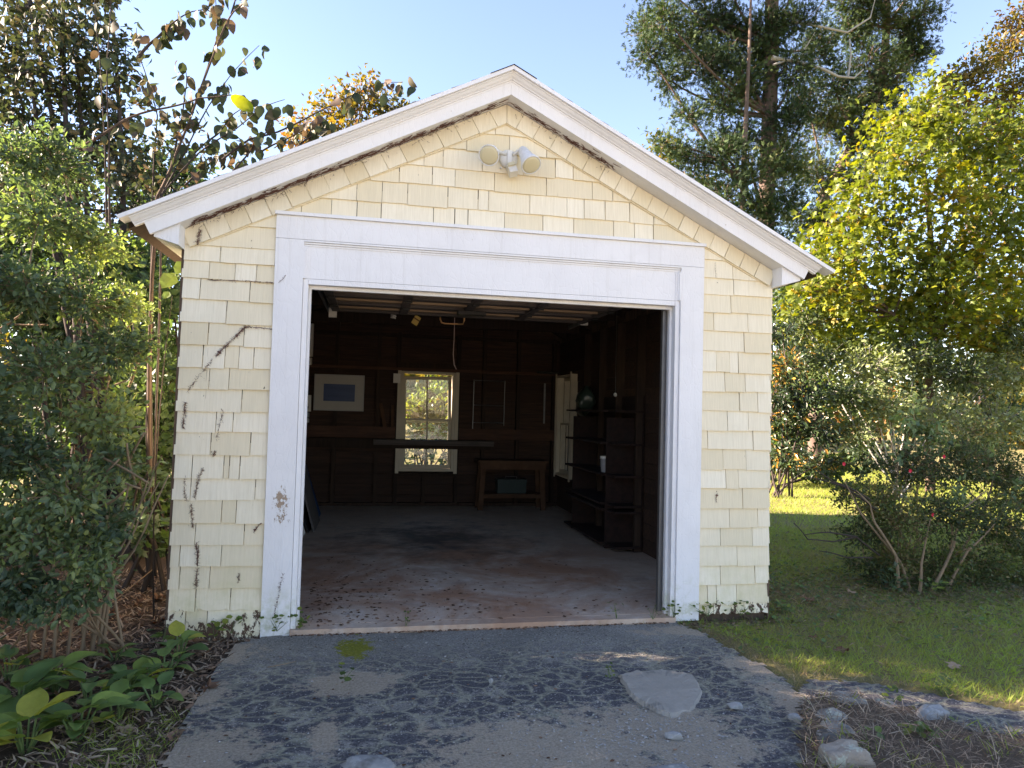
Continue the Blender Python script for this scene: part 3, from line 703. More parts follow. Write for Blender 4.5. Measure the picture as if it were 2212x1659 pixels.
def wire_rack():
    y = D-.105; a, b = at(1024, 820, y=y), at(1088, 920, y=y); t = empty('wall_rack', (a[0], y, b[2]), 'thin metal wall rack with cross rungs right of the back window', 'rack')
    for x in (a[0], b[0]): MB().tube([(x, y, b[2]-(.12 if x == a[0] else 0)), (x, y, a[2])], .007, 6).build('upright', GREYMETAL, t)
    for z in (a[2]-.01, a[2]-.36, b[2]+.04): MB().tube([(a[0], y, z), (b[0], y, z)], .006, 6).build('rung', GREYMETAL, t)
wire_rack()
a, b = at(1177, 828, y=D-.1), at(1177, 915, y=D-.1)
o = box('wall_bar', a[0]-.012, a[0]+.012, D-.11, D-.094, b[2], a[2], GREYMETAL); tag(o, 'upright grey metal bar on the back wall near the corner', 'bar')
o = MB().tube([at(px, py, y=D-.15) for px, py in ((1160, 804), (1200, 806), (1250, 803))]+[at(1290, 793, y=4.9), at(1330, 772, y=4.5), at(1344, 766, y=4.3)], .018, 7).build('conduit_pipe', DARKM, None, True)
tag(o, 'dark curved conduit pipe running from the back wall up the right wall', 'pipe')

def workbench():
    y0, y1 = 4.86, 5.24; a, b = at(1032, 990, y=y0), at(1186, 1001, y=y0); x0, x1 = a[0], b[0]; zt = (a[2]+b[2])/2
    t = empty('workbench', ((x0+x1)/2, (y0+y1)/2, 0), 'low reddish wooden workbench against the back wall', 'workbench')
    for i in range(3): box('top_board', x0, x1, y0+i*.13, y0+i*.13+.127, zt-.03, zt, BENCHW, t)
    for lx in (x0+.09, x1-.09):
        s = -1 if lx < (x0+x1)/2 else 1
        for ly in (y0+.05, y1-.05): MB().bar((lx, ly, zt-.031), (lx+s*.03, ly, 0), .07, .04, (0, 1, 0)).build('leg', BENCHW, t)
    box('apron', x0+.04, x1-.04, y0+.005, y0+.028, zt-.12, zt-.031, BENCHW, t)
    box('lower_shelf', x0+.1, x1-.1, y0+.03, y1-.03, .20, .225, BENCHW, t)
    box('stretcher', x0+.09, x1-.09, y0+.006, y0+.028, .17, .222, BENCHW, t)
    return x0, x1, y0
bx0, bx1, by0 = workbench()
def toolbox():
    G = plain('dark_green_toolbox', (.025, .045, .042), .5); x0 = bx0+.30; t = empty('tool_box', (x0+.2, by0+.17, .226), 'dark green metal tool box on the lower shelf of the workbench', 'tool box')
    box('body', x0, x0+.40, by0+.08, by0+.26, .226, .37, G, t); box('lid', x0-.006, x0+.406, by0+.074, by0+.266, .371, .42, G, t)
    MB().tube([(x0+.12, by0+.17, .42), (x0+.12, by0+.17, .45), (x0+.28, by0+.17, .45), (x0+.28, by0+.17, .42)], .007, 6).build('handle', GREYMETAL, t)
toolbox()
def shelf_unit():
    SH = m_wood('dark_shelf_wood', (.018, .010, .009), (.045, .022, .017), (20, 3, 20))
    x0, x1, y0, ym, y1 = 2.70, 3.045, 2.02, 2.28, 3.48
    t = empty('shelf_unit', (2.87, 2.75, 0), 'tall dark open wooden shelf unit standing along the right wall', 'shelves')
    for y in (ym, y1): box('side_panel', x0+.05, x1, y-.01, y+.01, 0, at(1262, 800, x=2.7)[2]*.72, SH, t)
    zsh = [at(1225, py, x=x0)[2] for py in (1131, 1068, 1003, 945, 886)]+[.45]
    for z in zsh: box('shelf', x0, x1, ym+.011, y1+.15, z-.011, z+.011, SH, t); box('shelf', x0+.06, x1, y0, ym-.011, z-.012, z+.010, SH, t)
    box('back_panel', x1+.001, x1+.006, y0, y1, .02, 1.55, SH, t)
    return zsh
zsh = shelf_unit()
def shelf_items():
    zz = zsh[2]+.0115
    t = empty('plastic_tub', (2.80, 2.42, zz), 'small pale plastic tub on the dark shelf unit', 'tub')
    MB().lathe([(0, .045), (.005, .05), (.13, .058), (.135, .06)], (2.80, 2.42, zz), (0, 0, 1), 18).build('tub_body', plain('dull_tub_plastic', (.32, .33, .36), .5), t, True)
    MB().lathe([(0, .063), (.03, .063), (.034, .05)], (2.80, 2.42, zz+.136), (0, 0, 1), 18).build('lid', PLASTIC, t, True)
shelf_items()
def sack():
    c = at(1262, 868, x=2.86); V = []; F = []; n, m = 14, 9
    for j in range(m):
        q = j/(m-1); r = .02+.13*math.sin(math.pi*min(1, q*1.02))**.7
        for k in range(n):
            a = 2*math.pi*k/n; rr = r*(1+.16*math.sin(3*a+j)+.08*math.sin(7*a-2*j))
            V.append((c[0]+rr*.7*math.cos(a)+.03*q, c[1]+rr*math.sin(a)+.12*(1-q)*(k % 5 == 0), c[2]-.17+.36*q))
    F = [(j*n+k, j*n+(k+1) % n, (j+1)*n+(k+1) % n, (j+1)*n+k) for j in range(m-1) for k in range(n)]+[tuple(range(n))[::-1], tuple((m-1)*n+k for k in range(n))]
    o = obj('plastic_sack', V, F, plain('dark_green_film', (.03, .05, .04), .3, spec=.5), None, True); tag(o, 'dark green plastic sack hanging in front of the right window', 'sack')
sack()
def pull():
    p = at(1329, 853, y=2.6); t = empty('pull_chain', p, 'white pull knob on a thin chain in the dark right side', 'pull chain')
    MB().lathe([(-.02, .008), (-.012, .016), (.004, .019), (.016, .014), (.024, .005)], p, (0, 0, 1), 14).build('knob', PLASTIC, t, True)
    MB().tube([p+np.array([0, 0, .02]), p+np.array([0, 0, .9])], .0025, 5).build('chain', GREYMETAL, t)
pull()

# ---- things leaning on the left wall
def leaning():
    def slab(name, y0, y1, xb, xt, zt, th, mat, lab, cat, z0=.001, lean=0.0):
        V = [(xb, y0, z0), (xb, y1, z0), (xt, y1+lean, zt), (xt, y0+lean, zt)]; V += [(x-th, y, z) for x, y, z in V]
        o = obj(name, V, [(3,2,1,0), (4,5,6,7)]+[(k, (k+1) % 4, (k+1) % 4+4, k+4) for k in range(4)], mat); tag(o, lab, cat); return o
    slab('leaning_board', 3.35, 4.1, -.17, -.43, .93, .02, plain('grey_board', (.115, .105, .10), .8), 'grey board leaning against the left garage wall', 'board')
    slab('leaning_board', 3.28, 4.0, -.225, -.45, .60, .012, plain('black_board', (.02, .02, .022), .7), 'thin black board leaning just behind the grey board', 'board')
    slab('blue_panel', 4.15, 4.62, -.20, -.40, .62, .015, plain('blue_plastic', (.02, .09, .24), .5), 'blue plastic panel leaning beyond the grey board', 'panel')
    t = empty('wire_shelf', (-.3, 3.0, 0), 'wire grid shelf leaning by the left door jamb', 'wire shelf'); WM = plain('pale_wire', (.50, .48, .44), .5, .3)
    A = np.array([-.275, 2.75, .004]); B = np.array([-.255, 3.22, .004]); Up = np.array([-.20, .06, .62])
    for k in range(15): p = A+(B-A)*k/14; MB().tube([p, p+Up], .0035, 5).build('wire', WM, t)
    for k in range(5): q = Up*k/4; MB().tube([A+q, B+q], .0045, 5).build('cross_wire', WM, t)
leaning()
# door to the side at far right, seen edge on
o = box('side_door', XR-.20, XR-.155, .62, 1.42, .02, 1.96, plain('grey_green_door', (.17, .17, .15), .6)); tag(o, 'pale narrow door standing against the right garage wall', 'door')

# ---- dried vine traces on the shingles
VINE = plain('dried_vine_brown', (.13, .065, .05), .9, var=.5, scale=60)
def vine(pts, y, n, hair, rad, label, thick=1.0):
    P_ = [at(px, py, y=y) for px, py in pts]; mb = MB(); cum = np.cumsum([0]+[np.linalg.norm(b-a) for a, b in zip(P_[:-1], P_[1:])])
    def on(s):
        i = min(len(P_)-2, int(np.searchsorted(cum, s, 'right')-1)); t = (s-cum[i])/(cum[i+1]-cum[i]+1e-9); return P_[i]+(P_[i+1]-P_[i])*t
    S = cum[-1]; s = 0; rad *= .62
    while s < S:
        ln = rng.uniform(.03, .12); e = min(S, s+ln); mb.tube([on(s), on((s+e)/2)+rng.normal(0, .002, 3)*(1, 0, 1), on(e)], [rad*.5, rad*rng.uniform(.6, 1.3), rad*.4], 4, False); s = e+max(0, rng.normal(.006, .03))
    for _ in range(int(S*26*(rad > .0012))):
        c = on(rng.uniform(0, S)); a0 = rng.uniform(0, 6.28); rr_ = rad*rng.uniform(.8, 3.4); m_ = 8
        q = [c+np.array([math.cos(a0+k*6.283/m_), 0, math.sin(a0+k*6.283/m_)*.8])*rr_*rng.uniform(.4, 1.25) for k in range(m_)]; mb.add([c-np.array([0, .0025, 0])]+q, [(0, 1+k, 1+(k+1) % m_) for k in range(m_)])
    for _ in range(n):
        p = on(rng.uniform(0, S))+rng.normal(0, .003, 3)*(1, 0, 1)*thick; d = rng.normal(0, 1, 3)*(1, .12, .8); d = d/np.linalg.norm(d)*hair*rng.uniform(.3, 1)
        mb.tube([p, p+d*.6+rng.normal(0, .002, 3)*(1, 0, 1), p+d], [.0011, .0008, .0003], 3, False)
    o = mb.build('dried_vine', VINE); tag(o, label, 'dried vine', 'dried vine traces on the garage')
vine([(540, 706), (530, 706), (510, 726), (490, 745), (478, 757), (466, 770)], -.026, 190, .020, .0062, 'dark dried vine running diagonally across the upper left pier')
vine([(601, 713), (575, 710), (540, 707)], -.026, 40, .010, .0042, 'short dark vine along a shingle edge beside the left casing')
vine([(460, 775), (444, 795), (420, 825), (402, 850)], -.024, 70, .018, .0010, 'faint dried vine print leading down to the left corner')
vine([(601, 612), (570, 609), (500, 606), (447, 604)], -.024, 60, .010, .0032, 'thin straight dried vine along a shingle edge high on the left pier')
vine([(601, 611), (608, 604), (618, 594)], -.038, 8, .008, .0026, 'short forked vine stub on the top of the left door casing')
vine([(400, 870), (399, 895), (395, 925)], -.024, 90, .02, .0050, 'dark vine clump at the outer corner of the left pier')
vine([(482, 885), (472, 930), (468, 950)], -.024, 60, .014, .0010, 'broken dried vine trace in the middle of the left pier')
vine([(464, 975), (461, 985)], -.024, 40, .016, .0012, 'small hairy vine mark below the middle of the left pier')
vine([(440, 1010), (430, 1030), (425, 1050), (420, 1075)], -.024, 120, .016, .0016, 'slanting hairy vine trace lower on the left pier')
vine([(400, 1030), (398, 1060), (404, 1085)], -.024, 60, .014, .0012, 'faint vine marks near the lower left corner')
vine([(413, 1090), (416, 1140)], -.024, 90, .018, .0016, 'short vertical vine trace above the missing shingle')
vine([(424, 1172), (427, 1200), (426, 1222)], -.024, 110, .020, .0040, 'dark vertical vine trace low on the left pier')
vine([(426, 1228), (424, 1268)], -.024, 80, .020, .0014, 'feathery vine trace under the dark vertical one')
vine([(433, 497), (427, 515), (426, 530)], -.046, 90, .022, .0030, 'hairy vine tuft on the last slanted shingle at the left')
vine([(518, 1240), (514, 1258)], -.024, 30, .014, .0022, 'small reddish vine mark low on the left pier')
vine([(548, 1150), (556, 1136), (565, 1130)], -.026, 30, .012, .0065, 'dark bare blotch beside the left casing foot')
vine([(612, 1240), (606, 1262), (600, 1295), (592, 1330)], -.037, 60, .02, .0006, 'feathery vine prints low on the left white casing')
vine([(1020, 187), (990, 200)], -.176, 20, .014, .0020, 'short vine remnant near the top of the left rake board')
vine([(900, 233), (860, 250), (800, 275)], -.176, 60, .014, .0022, 'thin dried vine line on the left rake board')
vine([(1545, 565), (1547, 600)], -.024, 8, .006, .0016, 'small dark paint chips below the right end of the rake')
vine([(1549, 1066), (1547, 1085)], -.024, 6, .006, .0060, 'bare brown chip low on the right pier')
def root_mat(x0, x1, sgn, n, label, w_=.05):
    """dried rootlets clinging under the rake soffit, where it meets the shingles"""
    mb = MB()
    for _ in range(n):
        x = rng.uniform(x0, x1); y = -.045-abs(rng.normal(0, w_*.7)); 
        if y < -.14: continue
        L_ = rng.uniform(.015, .075); dx = L_*rng.choice((-1, 1))*.9; dy = rng.normal(0, .016); zz = lambda q: soff(q)-.0035
        rr_ = rng.uniform(.0008, .0036)
        mb.tube([(x, y, zz(x)), (x+dx*.5, y+dy*.7, zz(x+dx*.5)-rng.uniform(0, .004)), (x+dx, y+dy, zz(x+dx))], [rr_, rr_*.9, rr_*.3], 4, False)
    for _ in range(n//3):
        x = rng.uniform(x0, x1); d = rng.normal(0, 1, 2)*.012; z0 = soff(x)-abs(rng.normal(0, .018))-.004
        mb.tube([(x, -.046, z0), (x+d[0], -.047, z0-abs(d[1]))], [.0018, .0006], 3, False)
    o = mb.build('dried_vine', VINE); tag(o, label, 'dried vine', 'dried vine traces on the garage')
root_mat(-.70, 1.16, -1, 430, 'thick mat of dried vine roots under the whole left rake')
root_mat(1.26, 1.95, 1, 120, 'mat of dried vine roots under the right rake near the ridge', .035)

# ---- litter on the garage floor
def crumbs(name, n, area, zf, size, mat, label=None, cat=None, flat=.3):
    V = []; F = []; T = []
    X = area(n); S = rng.uniform(size[0], size[1], n)
    A = rng.uniform(0, 6.28, n); el = rng.uniform(.3, 1, n)
    for k in range(n):
        c, s = math.cos(A[k]), math.sin(A[k]); z = zf(X[k, 0], X[k, 1])
        q = [(-1, -el[k]*.5), (.1, -el[k]), (1, -.1), (.2, el[k]*.8), (-.7, el[k]*.5)]
        b = len(V); hz = rng.uniform(0, flat, 5)
        V += [(X[k, 0]+S[k]*(u*c-v*s), X[k, 1]+S[k]*(u*s+v*c), z+.002+S[k]*h) for (u, v), h in zip(q, hz)]
        V.append((X[k, 0], X[k, 1], z+.003+S[k]*flat)); F += [(b+i, b+(i+1) % 5, b+5) for i in range(5)]; T += [rng.random()]*6
    o = raw_mesh(name, V, F, mat, tint=T); tag(o, label, cat, kind='stuff'); return o
DEB = m_leaf('dry_leaf_brown', [(0, (.06, .034, .022)), (.5, (.19, .105, .065)), (.85, (.34, .21, .135)), (1, (.50, .39, .27))], .15, (1.2, .8, .5), .8, .15)
def floor_area(n):
    x = rng.uniform(.0, 2.4, n); y = np.abs(rng.normal(0, .9, n)); k = rng.random(n) < .55; x[k] = np.clip(rng.exponential(.45, k.sum()), 0.02, 2.4); return np.stack([x, np.clip(y, .0, 4.5)], -1)
crumbs('floor_litter', 620, floor_area, lambda x, y: 0, (.004, .019), DEB, 'brown leaf crumbs scattered over the garage floor', 'leaf litter')

# ================================================================== plants: shared builders
def unit(v): return v/(np.linalg.norm(v, axis=-1, keepdims=True)+1e-9)
def _leaf_t(kind):
    if kind == 'oval':
        V = [(0,0,0), (.3,-.5,.0), (.3,.5,.0), (.72,-.38,-.03), (.72,.38,-.03), (1,0,-.10), (.3,0,-.10), (.72,0,-.13)]
        return np.array(V, float), np.array([(0,1,6), (0,6,2), (1,3,7), (1,7,6), (6,7,4), (6,4,2), (3,5,7), (7,5,4)])
    if kind == 'diamond':
        return np.array([(0,0,0), (.45,-.5,.05), (1,0,-.08), (.45,.5,.05)], float), np.array([(0,1,2), (0,2,3)])
    if kind == 'maple':
        a = [(-180, .0), (-150, .42), (-118, .55), (-98, .34), (-62, .78), (-40, .42), (-18, .62), (0, 1.0), (18, .62), (40, .42), (62, .78), (98, .34), (118, .55), (150, .42)]
        V = [(.35+.65*r*math.cos(R(t)) if r else .12, .72*r*math.sin(R(t)), -.10*r*r) for t, r in a]; V.append((.38, 0, .04)); n = len(a)
        return np.array(V, float), np.array([(i, (i+1) % n, n) for i in range(n)])
    if kind == 'spray':
        V = []; F = []
        for k, (t, s) in enumerate(((0, 0), (.25, .6), (.25, -.6), (.5, .5), (.5, -.5))):
            d = np.array([math.cos(s), math.sin(s), 0]); o = np.array([t, 0, 0]); nrm = np.array([-d[1], d[0], .3]); l = .95 if k == 0 else .52
            b = len(V); V += [o, o+d*l*.55-nrm*.06, o+d*l, o+d*l*.55+nrm*.06]; F += [(b, b+1, b+2), (b, b+2, b+3)]
        return np.array(V, float), np.array(F)
    if kind == 'spike':
        return np.array([(0,-.5,0), (0,.5,0), (1,0,0)], float), np.array([(0,1,2)])
    if kind == 'blade':
        return np.array([(0,-.5,0), (0,.5,0), (.6,.35,.06), (.6,-.35,.06), (1,0,.0)], float), np.array([(0,1,2), (0,2,3), (3,2,4)])
LT = {k: _leaf_t(k) for k in ('oval', 'diamond', 'maple', 'spray', 'blade', 'spike')}
def leaves(name, pos, dirs, nrm, length, width, tint, mat, parent=None, kind='oval'):
    T, F = LT[kind]; n = len(pos); d = unit(dirs); s = unit(np.cross(nrm, d)); u = np.cross(d, s)
    V = pos[:, None]+T[None, :, 0:1]*(d*length[:, None])[:, None]+T[None, :, 1:2]*(s*width[:, None])[:, None]+T[None, :, 2:3]*(u*length[:, None])[:, None]
    FF = (F[None]+(np.arange(n)*len(T))[:, None, None]).reshape(-1, 3)
    return raw_mesh(name, V.reshape(-1, 3), FF, mat, parent, np.repeat(tint, len(T)), smooth=False)
class Tubes:
    def __init__(s): s.V = []; s.F = []; s.n = 0
    def add(s, P, r, k=5):
        mb = MB(); mb.tube(P, r, k, False); V = np.array([tuple(v) for v in mb.V]); s.V.append(V); s.F.append(np.array(mb.F)+s.n); s.n += len(V)
    def straight(s, A, B, ra, rb, sag=0.0):
        """many three-sided twigs at once"""
        n = len(A); d = unit(B-A); r = unit(np.cross(d, np.array([.31, .17, .93])+rng.normal(0, .05, (n, 3)))); u = np.cross(r, d); V = []
        Mid = (A+B)/2+rng.normal(0, 1, (n, 3))*np.linalg.norm(B-A, axis=1)[:, None]*.06+np.array([0, 0, sag])
        for Pp, q in ((A, ra), (Mid, (ra+rb)/2), (B, rb)):
            for k in range(3):
                a = 2.0944*k; V.append(Pp+(r*math.cos(a)+u*math.sin(a))*np.asarray(q).reshape(-1, 1))
        V = np.stack(V, 1).reshape(-1, 3); f = np.array([(i*3+k, i*3+(k+1) % 3, (i+1)*3+(k+1) % 3, (i+1)*3+k) for i in range(2) for k in range(3)])
        s.V.append(V); s.F.append((f[None]+(np.arange(n)*9)[:, None, None]).reshape(-1, 4)+s.n); s.n += n*9
    def build(s, name, mat, parent=None): return raw_mesh(name, np.concatenate(s.V), np.concatenate(s.F), mat, parent)
def bez(a, b, bend, n=7):
    a, b = np.asarray(a, float), np.asarray(b, float); m = (a+b)/2+np.asarray(bend); t = np.linspace(0, 1, n)[:, None]
    return (1-t)**2*a+2*t*(1-t)*m+t*t*b
def K(px, py, Y, rx, ry=None, rd=None):
    c = at(px, py, y=Y); s = dist(c)/FPX; ry = ry or rx
    return c, np.array([rx*s, (rd if rd is not None else rx*s), ry*s])
def foliage(clumps, dens, per=12, hollow=.45, spread=.10, droop=-.1, updir=.5, jitter=.6, leafstep=None):
    """leaf positions, directions, normals and twigs through the volume of ellipsoid clumps"""
    Pp, Dd, Nn, TA, TB, Cl = [], [], [], [], [], []
    for ci, (c, r) in enumerate(clumps):
        n = int(dens*(r[0]*r[1]*r[2])**(2/3)); nt = max(3, n//per)
        dr = unit(rng.normal(0, 1, (nt, 3))); rad = hollow+(1-hollow)*rng.random(nt)**.6
        rad *= 1+.22*rng.normal(0, 1, nt)*.6
        tip = c+dr*rad[:, None]*r; base = c+dr*(rad*.35)[:, None]*r*np.array([1, 1, .8])-np.array([0, 0, .25])*r[2]*rng.random((nt, 1))
        TA.append(base); TB.append(tip)
        k = rng.integers(0, nt, n); t = 1-.75*rng.random(n)**1.4
        p = base[k]+(tip[k]-base[k])*t[:, None]+rng.normal(0, spread, (n, 3))
        d = unit(tip-base)[k]*.7+rng.normal(0, jitter, (n, 3))+np.array([0, 0, droop]); nn = rng.normal(0, .55, (n, 3))+np.array([0, 0, updir])+.35*dr[k]
        Pp.append(p); Dd.append(d); Nn.append(nn); Cl.append(np.full(n, ci))
    return [np.concatenate(v) for v in (Pp, Dd, Nn, TA, TB, Cl)]
def tintf(p, cl, ncl, lo=0, hi=1, spread=.25):
    """tints that vary by clump as well as by leaf"""
    base = rng.uniform(lo+.1*(hi-lo), hi-.1*(hi-lo), ncl)[cl]; return np.clip(base+rng.normal(0, spread, len(p)), lo, hi)
def plant(name, label, cat, base, trunk, clumps, mat, bark, dens, size, ratio=.5, kind='oval', group=None, twigr=.006, limb=.02, lo=0, hi=1, parts=0, crownname='crown', **kw):
    """tree or shrub: trunk tubes, limbs, twigs, a crown of leaves; the largest leaves in front as parts"""
    t = empty(name, base, label, cat, group)
    tb = Tubes()
    for P_, r in trunk: tb.add(P_, r, 8)
    allp = np.concatenate([np.asarray(P_) for P_, r in trunk]) if trunk else np.array([base])
    for c, r in clumps:
        cand = allp[allp[:, 2] < c[2]+.2]; cand = cand if len(cand) else allp
        a = cand[np.argmin(np.linalg.norm(cand-(c-np.array([0, 0, .6])*np.linalg.norm(c-cand, axis=1).min()), axis=1))]
        tb.add(bez(a, c, rng.normal(0, .12, 3)*np.linalg.norm(c-a)), np.linspace(limb, limb*.35, 7), 5)
    tb.build('trunk', bark, t)
    p, d, n, ta, tbb, cl = foliage(clumps, dens, **kw)
    tw = Tubes(); tw.straight(ta, tbb, twigr, twigr*.4); o = tw.build('twig_mass', bark, t); tag(o, kind='stuff')
    L_ = rng.uniform(size[0], size[1], len(p)); Wd = L_*ratio*rng.uniform(.8, 1.2, len(p)); ti = tintf(p, cl, len(clumps), lo, hi)
    keep = np.ones(len(p), bool)
    if parts:
        q = np.linalg.norm(p-CAM, axis=1)-L_*12; idx = np.argsort(q)[:parts*6]; idx = rng.choice(idx, parts, replace=False); keep[idx] = False
        T, F = LT[kind]; protos = []
        for b in range(4):
            me = raw_mesh('leaf', T*np.array([1, ratio, 1]), F, mat, None, np.full(len(T), lo+(hi-lo)*(.15+.7*b/3)), False); protos.append(me.data); bpy.data.objects.remove(me)
        for i in idx:
            o = bpy.data.objects.new('leaf', protos[int(min(3, max(0, (ti[i]-lo)/(hi-lo+1e-6)*4)))]); COL.objects.link(o); o.parent = t
            dd = unit(d[i]); ss = unit(np.cross(n[i], dd)); uu = np.cross(dd, ss); Lq = L_[i]
            m = Matrix.Identity(4)
            for a in range(3): m[a][0], m[a][1], m[a][2], m[a][3] = dd[a]*Lq, ss[a]*Lq, uu[a]*Lq, p[i][a]-OFF[t][a]
            o.matrix_local = m
    o = leaves(crownname, p[keep], d[keep], n[keep], L_[keep], Wd[keep], ti[keep], mat, t, kind); tag(o, kind='stuff' if parts else None)
    return t
BK_BROWN = m_bark('brown_bark', (.035, .024, .018), (.14, .10, .075)); BK_CEDAR = m_bark('cedar_bark', (.05, .035, .028), (.19, .14, .115), (30, 30, 2)); BK_TAN = m_bark('tan_stem', (.16, .11, .07), (.34, .25, .16)); BK_GREY = m_bark('grey_dead_wood', (.22, .21, .19), (.5, .48, .44)); BK_DARK = m_bark('dark_stem', (.03, .025, .022), (.09, .07, .06))
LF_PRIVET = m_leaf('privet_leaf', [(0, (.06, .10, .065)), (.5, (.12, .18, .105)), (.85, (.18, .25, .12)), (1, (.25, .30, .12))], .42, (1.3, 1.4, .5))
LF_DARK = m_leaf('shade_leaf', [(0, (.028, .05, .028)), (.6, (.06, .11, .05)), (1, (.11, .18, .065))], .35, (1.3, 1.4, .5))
LF_MAPLE = m_leaf('yellowing_maple_leaf', [(0, (.05, .08, .02)), (.4, (.12, .165, .025)), (.85, (.21, .235, .022)), (.98, (.28, .27, .02)), (1, (.28, .20, .02))], .46, (1.25, 1.25, .4), .42)
LF_PALE = m_leaf('pale_shrub_leaf', [(0, (.045, .075, .025)), (.5, (.12, .165, .06)), (1, (.27, .31, .15))], .35, (1.3, 1.3, .6), .35, .5)
LF_CEDAR = m_leaf('cedar_spray', [(0, (.014, .032, .016)), (.5, (.034, .070, .028)), (.9, (.075, .12, .04)), (1, (.11, .12, .05))], .22, (1.3, 1.3, .5), .7, .2)
LF_OAK = m_leaf('autumn_oak_leaf', [(0, (.05, .062, .018)), (.5, (.125, .12, .026)), (.85, (.22, .17, .032)), (1, (.22, .105, .03))], .45, (1.4, 1.2, .5))
LF_RHODO = m_leaf('rhododendron_leaf', [(0, (.012, .03, .015)), (.8, (.04, .075, .03)), (.93, (.07, .11, .035)), (.96, (.42, .20, .03)), (1, (.48, .26, .05))], .25, None, .35, .5)
LF_AZALEA = m_leaf('azalea_leaf', [(0, (.03, .048, .022)), (.5, (.065, .10, .036)), (.9, (.13, .175, .055)), (1, (.20, .17, .07))], .35, None)
LF_HAZEL = m_leaf('browning_hazel_leaf', [(0, (.03, .05, .025)), (.4, (.055, .08, .035)), (.7, (.09, .075, .05)), (1, (.13, .082, .058))], .28, (1.2, 1.1, .7), .6)

# ================================================================== trees and shrubs, right side
def tube_px(pts, Y, r0, r1): 
    P_ = [at(px, py, y=Y) for px, py in pts]; return P_, np.linspace(r0, r1, len(P_))
def cedar(name, label, Y, trunkpts, r0, r1, cl, dens, dead=()):
    P_, r = tube_px(trunkpts, Y, r0, r1); base = np.array([P_[0][0], P_[0][1], zg]); P_[0] = base
    t = plant(name, label, 'tree', base, [(P_, r)], [K(px, py, Y+rng.uniform(-.9, .9), a, b) for px, py, a, b in cl], LF_CEDAR, BK_CEDAR, dens*3.2, (.12, .23), .75, 'spray', group='cedars behind the garage', twigr=.010, limb=.055, hollow=.25, spread=.14, droop=.05, updir=.2, per=16)
    for pts, ra in dead:
        MB().tube([at(px, py, y=Y-.7) for px, py in pts], np.linspace(ra, ra*.3, len(pts)), 6, False).build('dead_branch', BK_GREY, t, True)
    return t
cedar('cedar_tree', 'tall dark cedar with a thick brown trunk rising behind the garage roof', 13.0, [(1648, 1020), (1650, 700), (1655, 480), (1662, 250), (1667, 100), (1668, -120), (1660, -420)], .27, .16,
      [(1440, 40, 60, 40), (1400, 115, 50, 32), (1440, 170, 45, 30), (1530, 40, 65, 60), (1520, 140, 60, 45), (1590, 80, 55, 70), (1560, 220, 60, 45), (1480, 250, 45, 30), (1620, 190, 45, 60), (1720, 40, 55, 40), (1600, 300, 70, 45),
       (1700, 260, 55, 50), (1580, -70, 120, 60), (1740, -90, 120, 60), (1650, -220, 130, 80), (1650, -330, 90, 60), (1420, -50, 70, 50), (1660, 60, 60, 60), (1715, 150, 60, 55), (1690, 330, 60, 50), (1480, 90, 60, 50), (1760, 100, 55, 50), (1560, 130, 55, 50), (1400, 60, 40, 35), (1640, 130, 50, 60)], 760,
      [([(1690, 20), (1720, 48), (1760, 55), (1830, 70), (1880, 38), (1890, 0)], .05), ([(1760, 52), (1765, 20), (1790, -10)], .035), ([(1668, 125), (1720, 132), (1780, 150), (1810, 165), (1845, 168), (1865, 150)], .06), ([(1720, 130), (1745, 95), (1760, 70)], .03), ([(1832, 165), (1838, 120), (1835, 85), (1842, 80)], .03), ([(1670, 140), (1710, 128), (1770, 128)], .03)])
cedar('cedar_tree', 'slimmer cedar with green tips left of the thick trunked cedar', 12.0, [(1590, 1010), (1595, 600), (1605, 400), (1612, 240), (1618, 120), (1622, 0)], .10, .03,
      [(1500, 340, 60, 35), (1560, 330, 55, 40), (1620, 370, 60, 50), (1690, 350, 55, 45), (1560, 420, 60, 45), (1640, 450, 60, 50), (1510, 390, 45, 30), (1700, 430, 50, 45), (1600, 500, 55, 40), (1440, 315, 35, 25), (1660, 530, 60, 45), (1610, 170, 35, 40)], 700)
cedar('cedar_tree', 'dark cedar with a leaning trunk right of the thick trunked cedar', 14.6, [(1760, 1010), (1765, 650), (1780, 420), (1850, 300), (1905, 190), (1915, 60), (1918, -160)], .22, .10,
      [(1830, 70, 60, 45), (1900, 40, 60, 45), (1960, 60, 55, 45), (2000, 30, 40, 35), (1870, 130, 65, 45), (1950, 130, 55, 40), (1800, 180, 55, 45), (1880, 215, 70, 45), (1780, 270, 60, 50), (1860, 300, 65, 50), (1930, 250, 50, 40), (1760, 370, 60, 55), (1840, 380, 60, 50), (1740, 470, 60, 50), (1900, -60, 90, 60), (1990, -40, 60, 40), (1790, 480, 50, 50), (1700, 570, 50, 60), (1850, 0, 70, 50), (1920, 170, 60, 45), (1980, 100, 50, 40), (1820, 240, 55, 45), (1740, 220, 50, 50), (1900, 340, 50, 40)], 640)
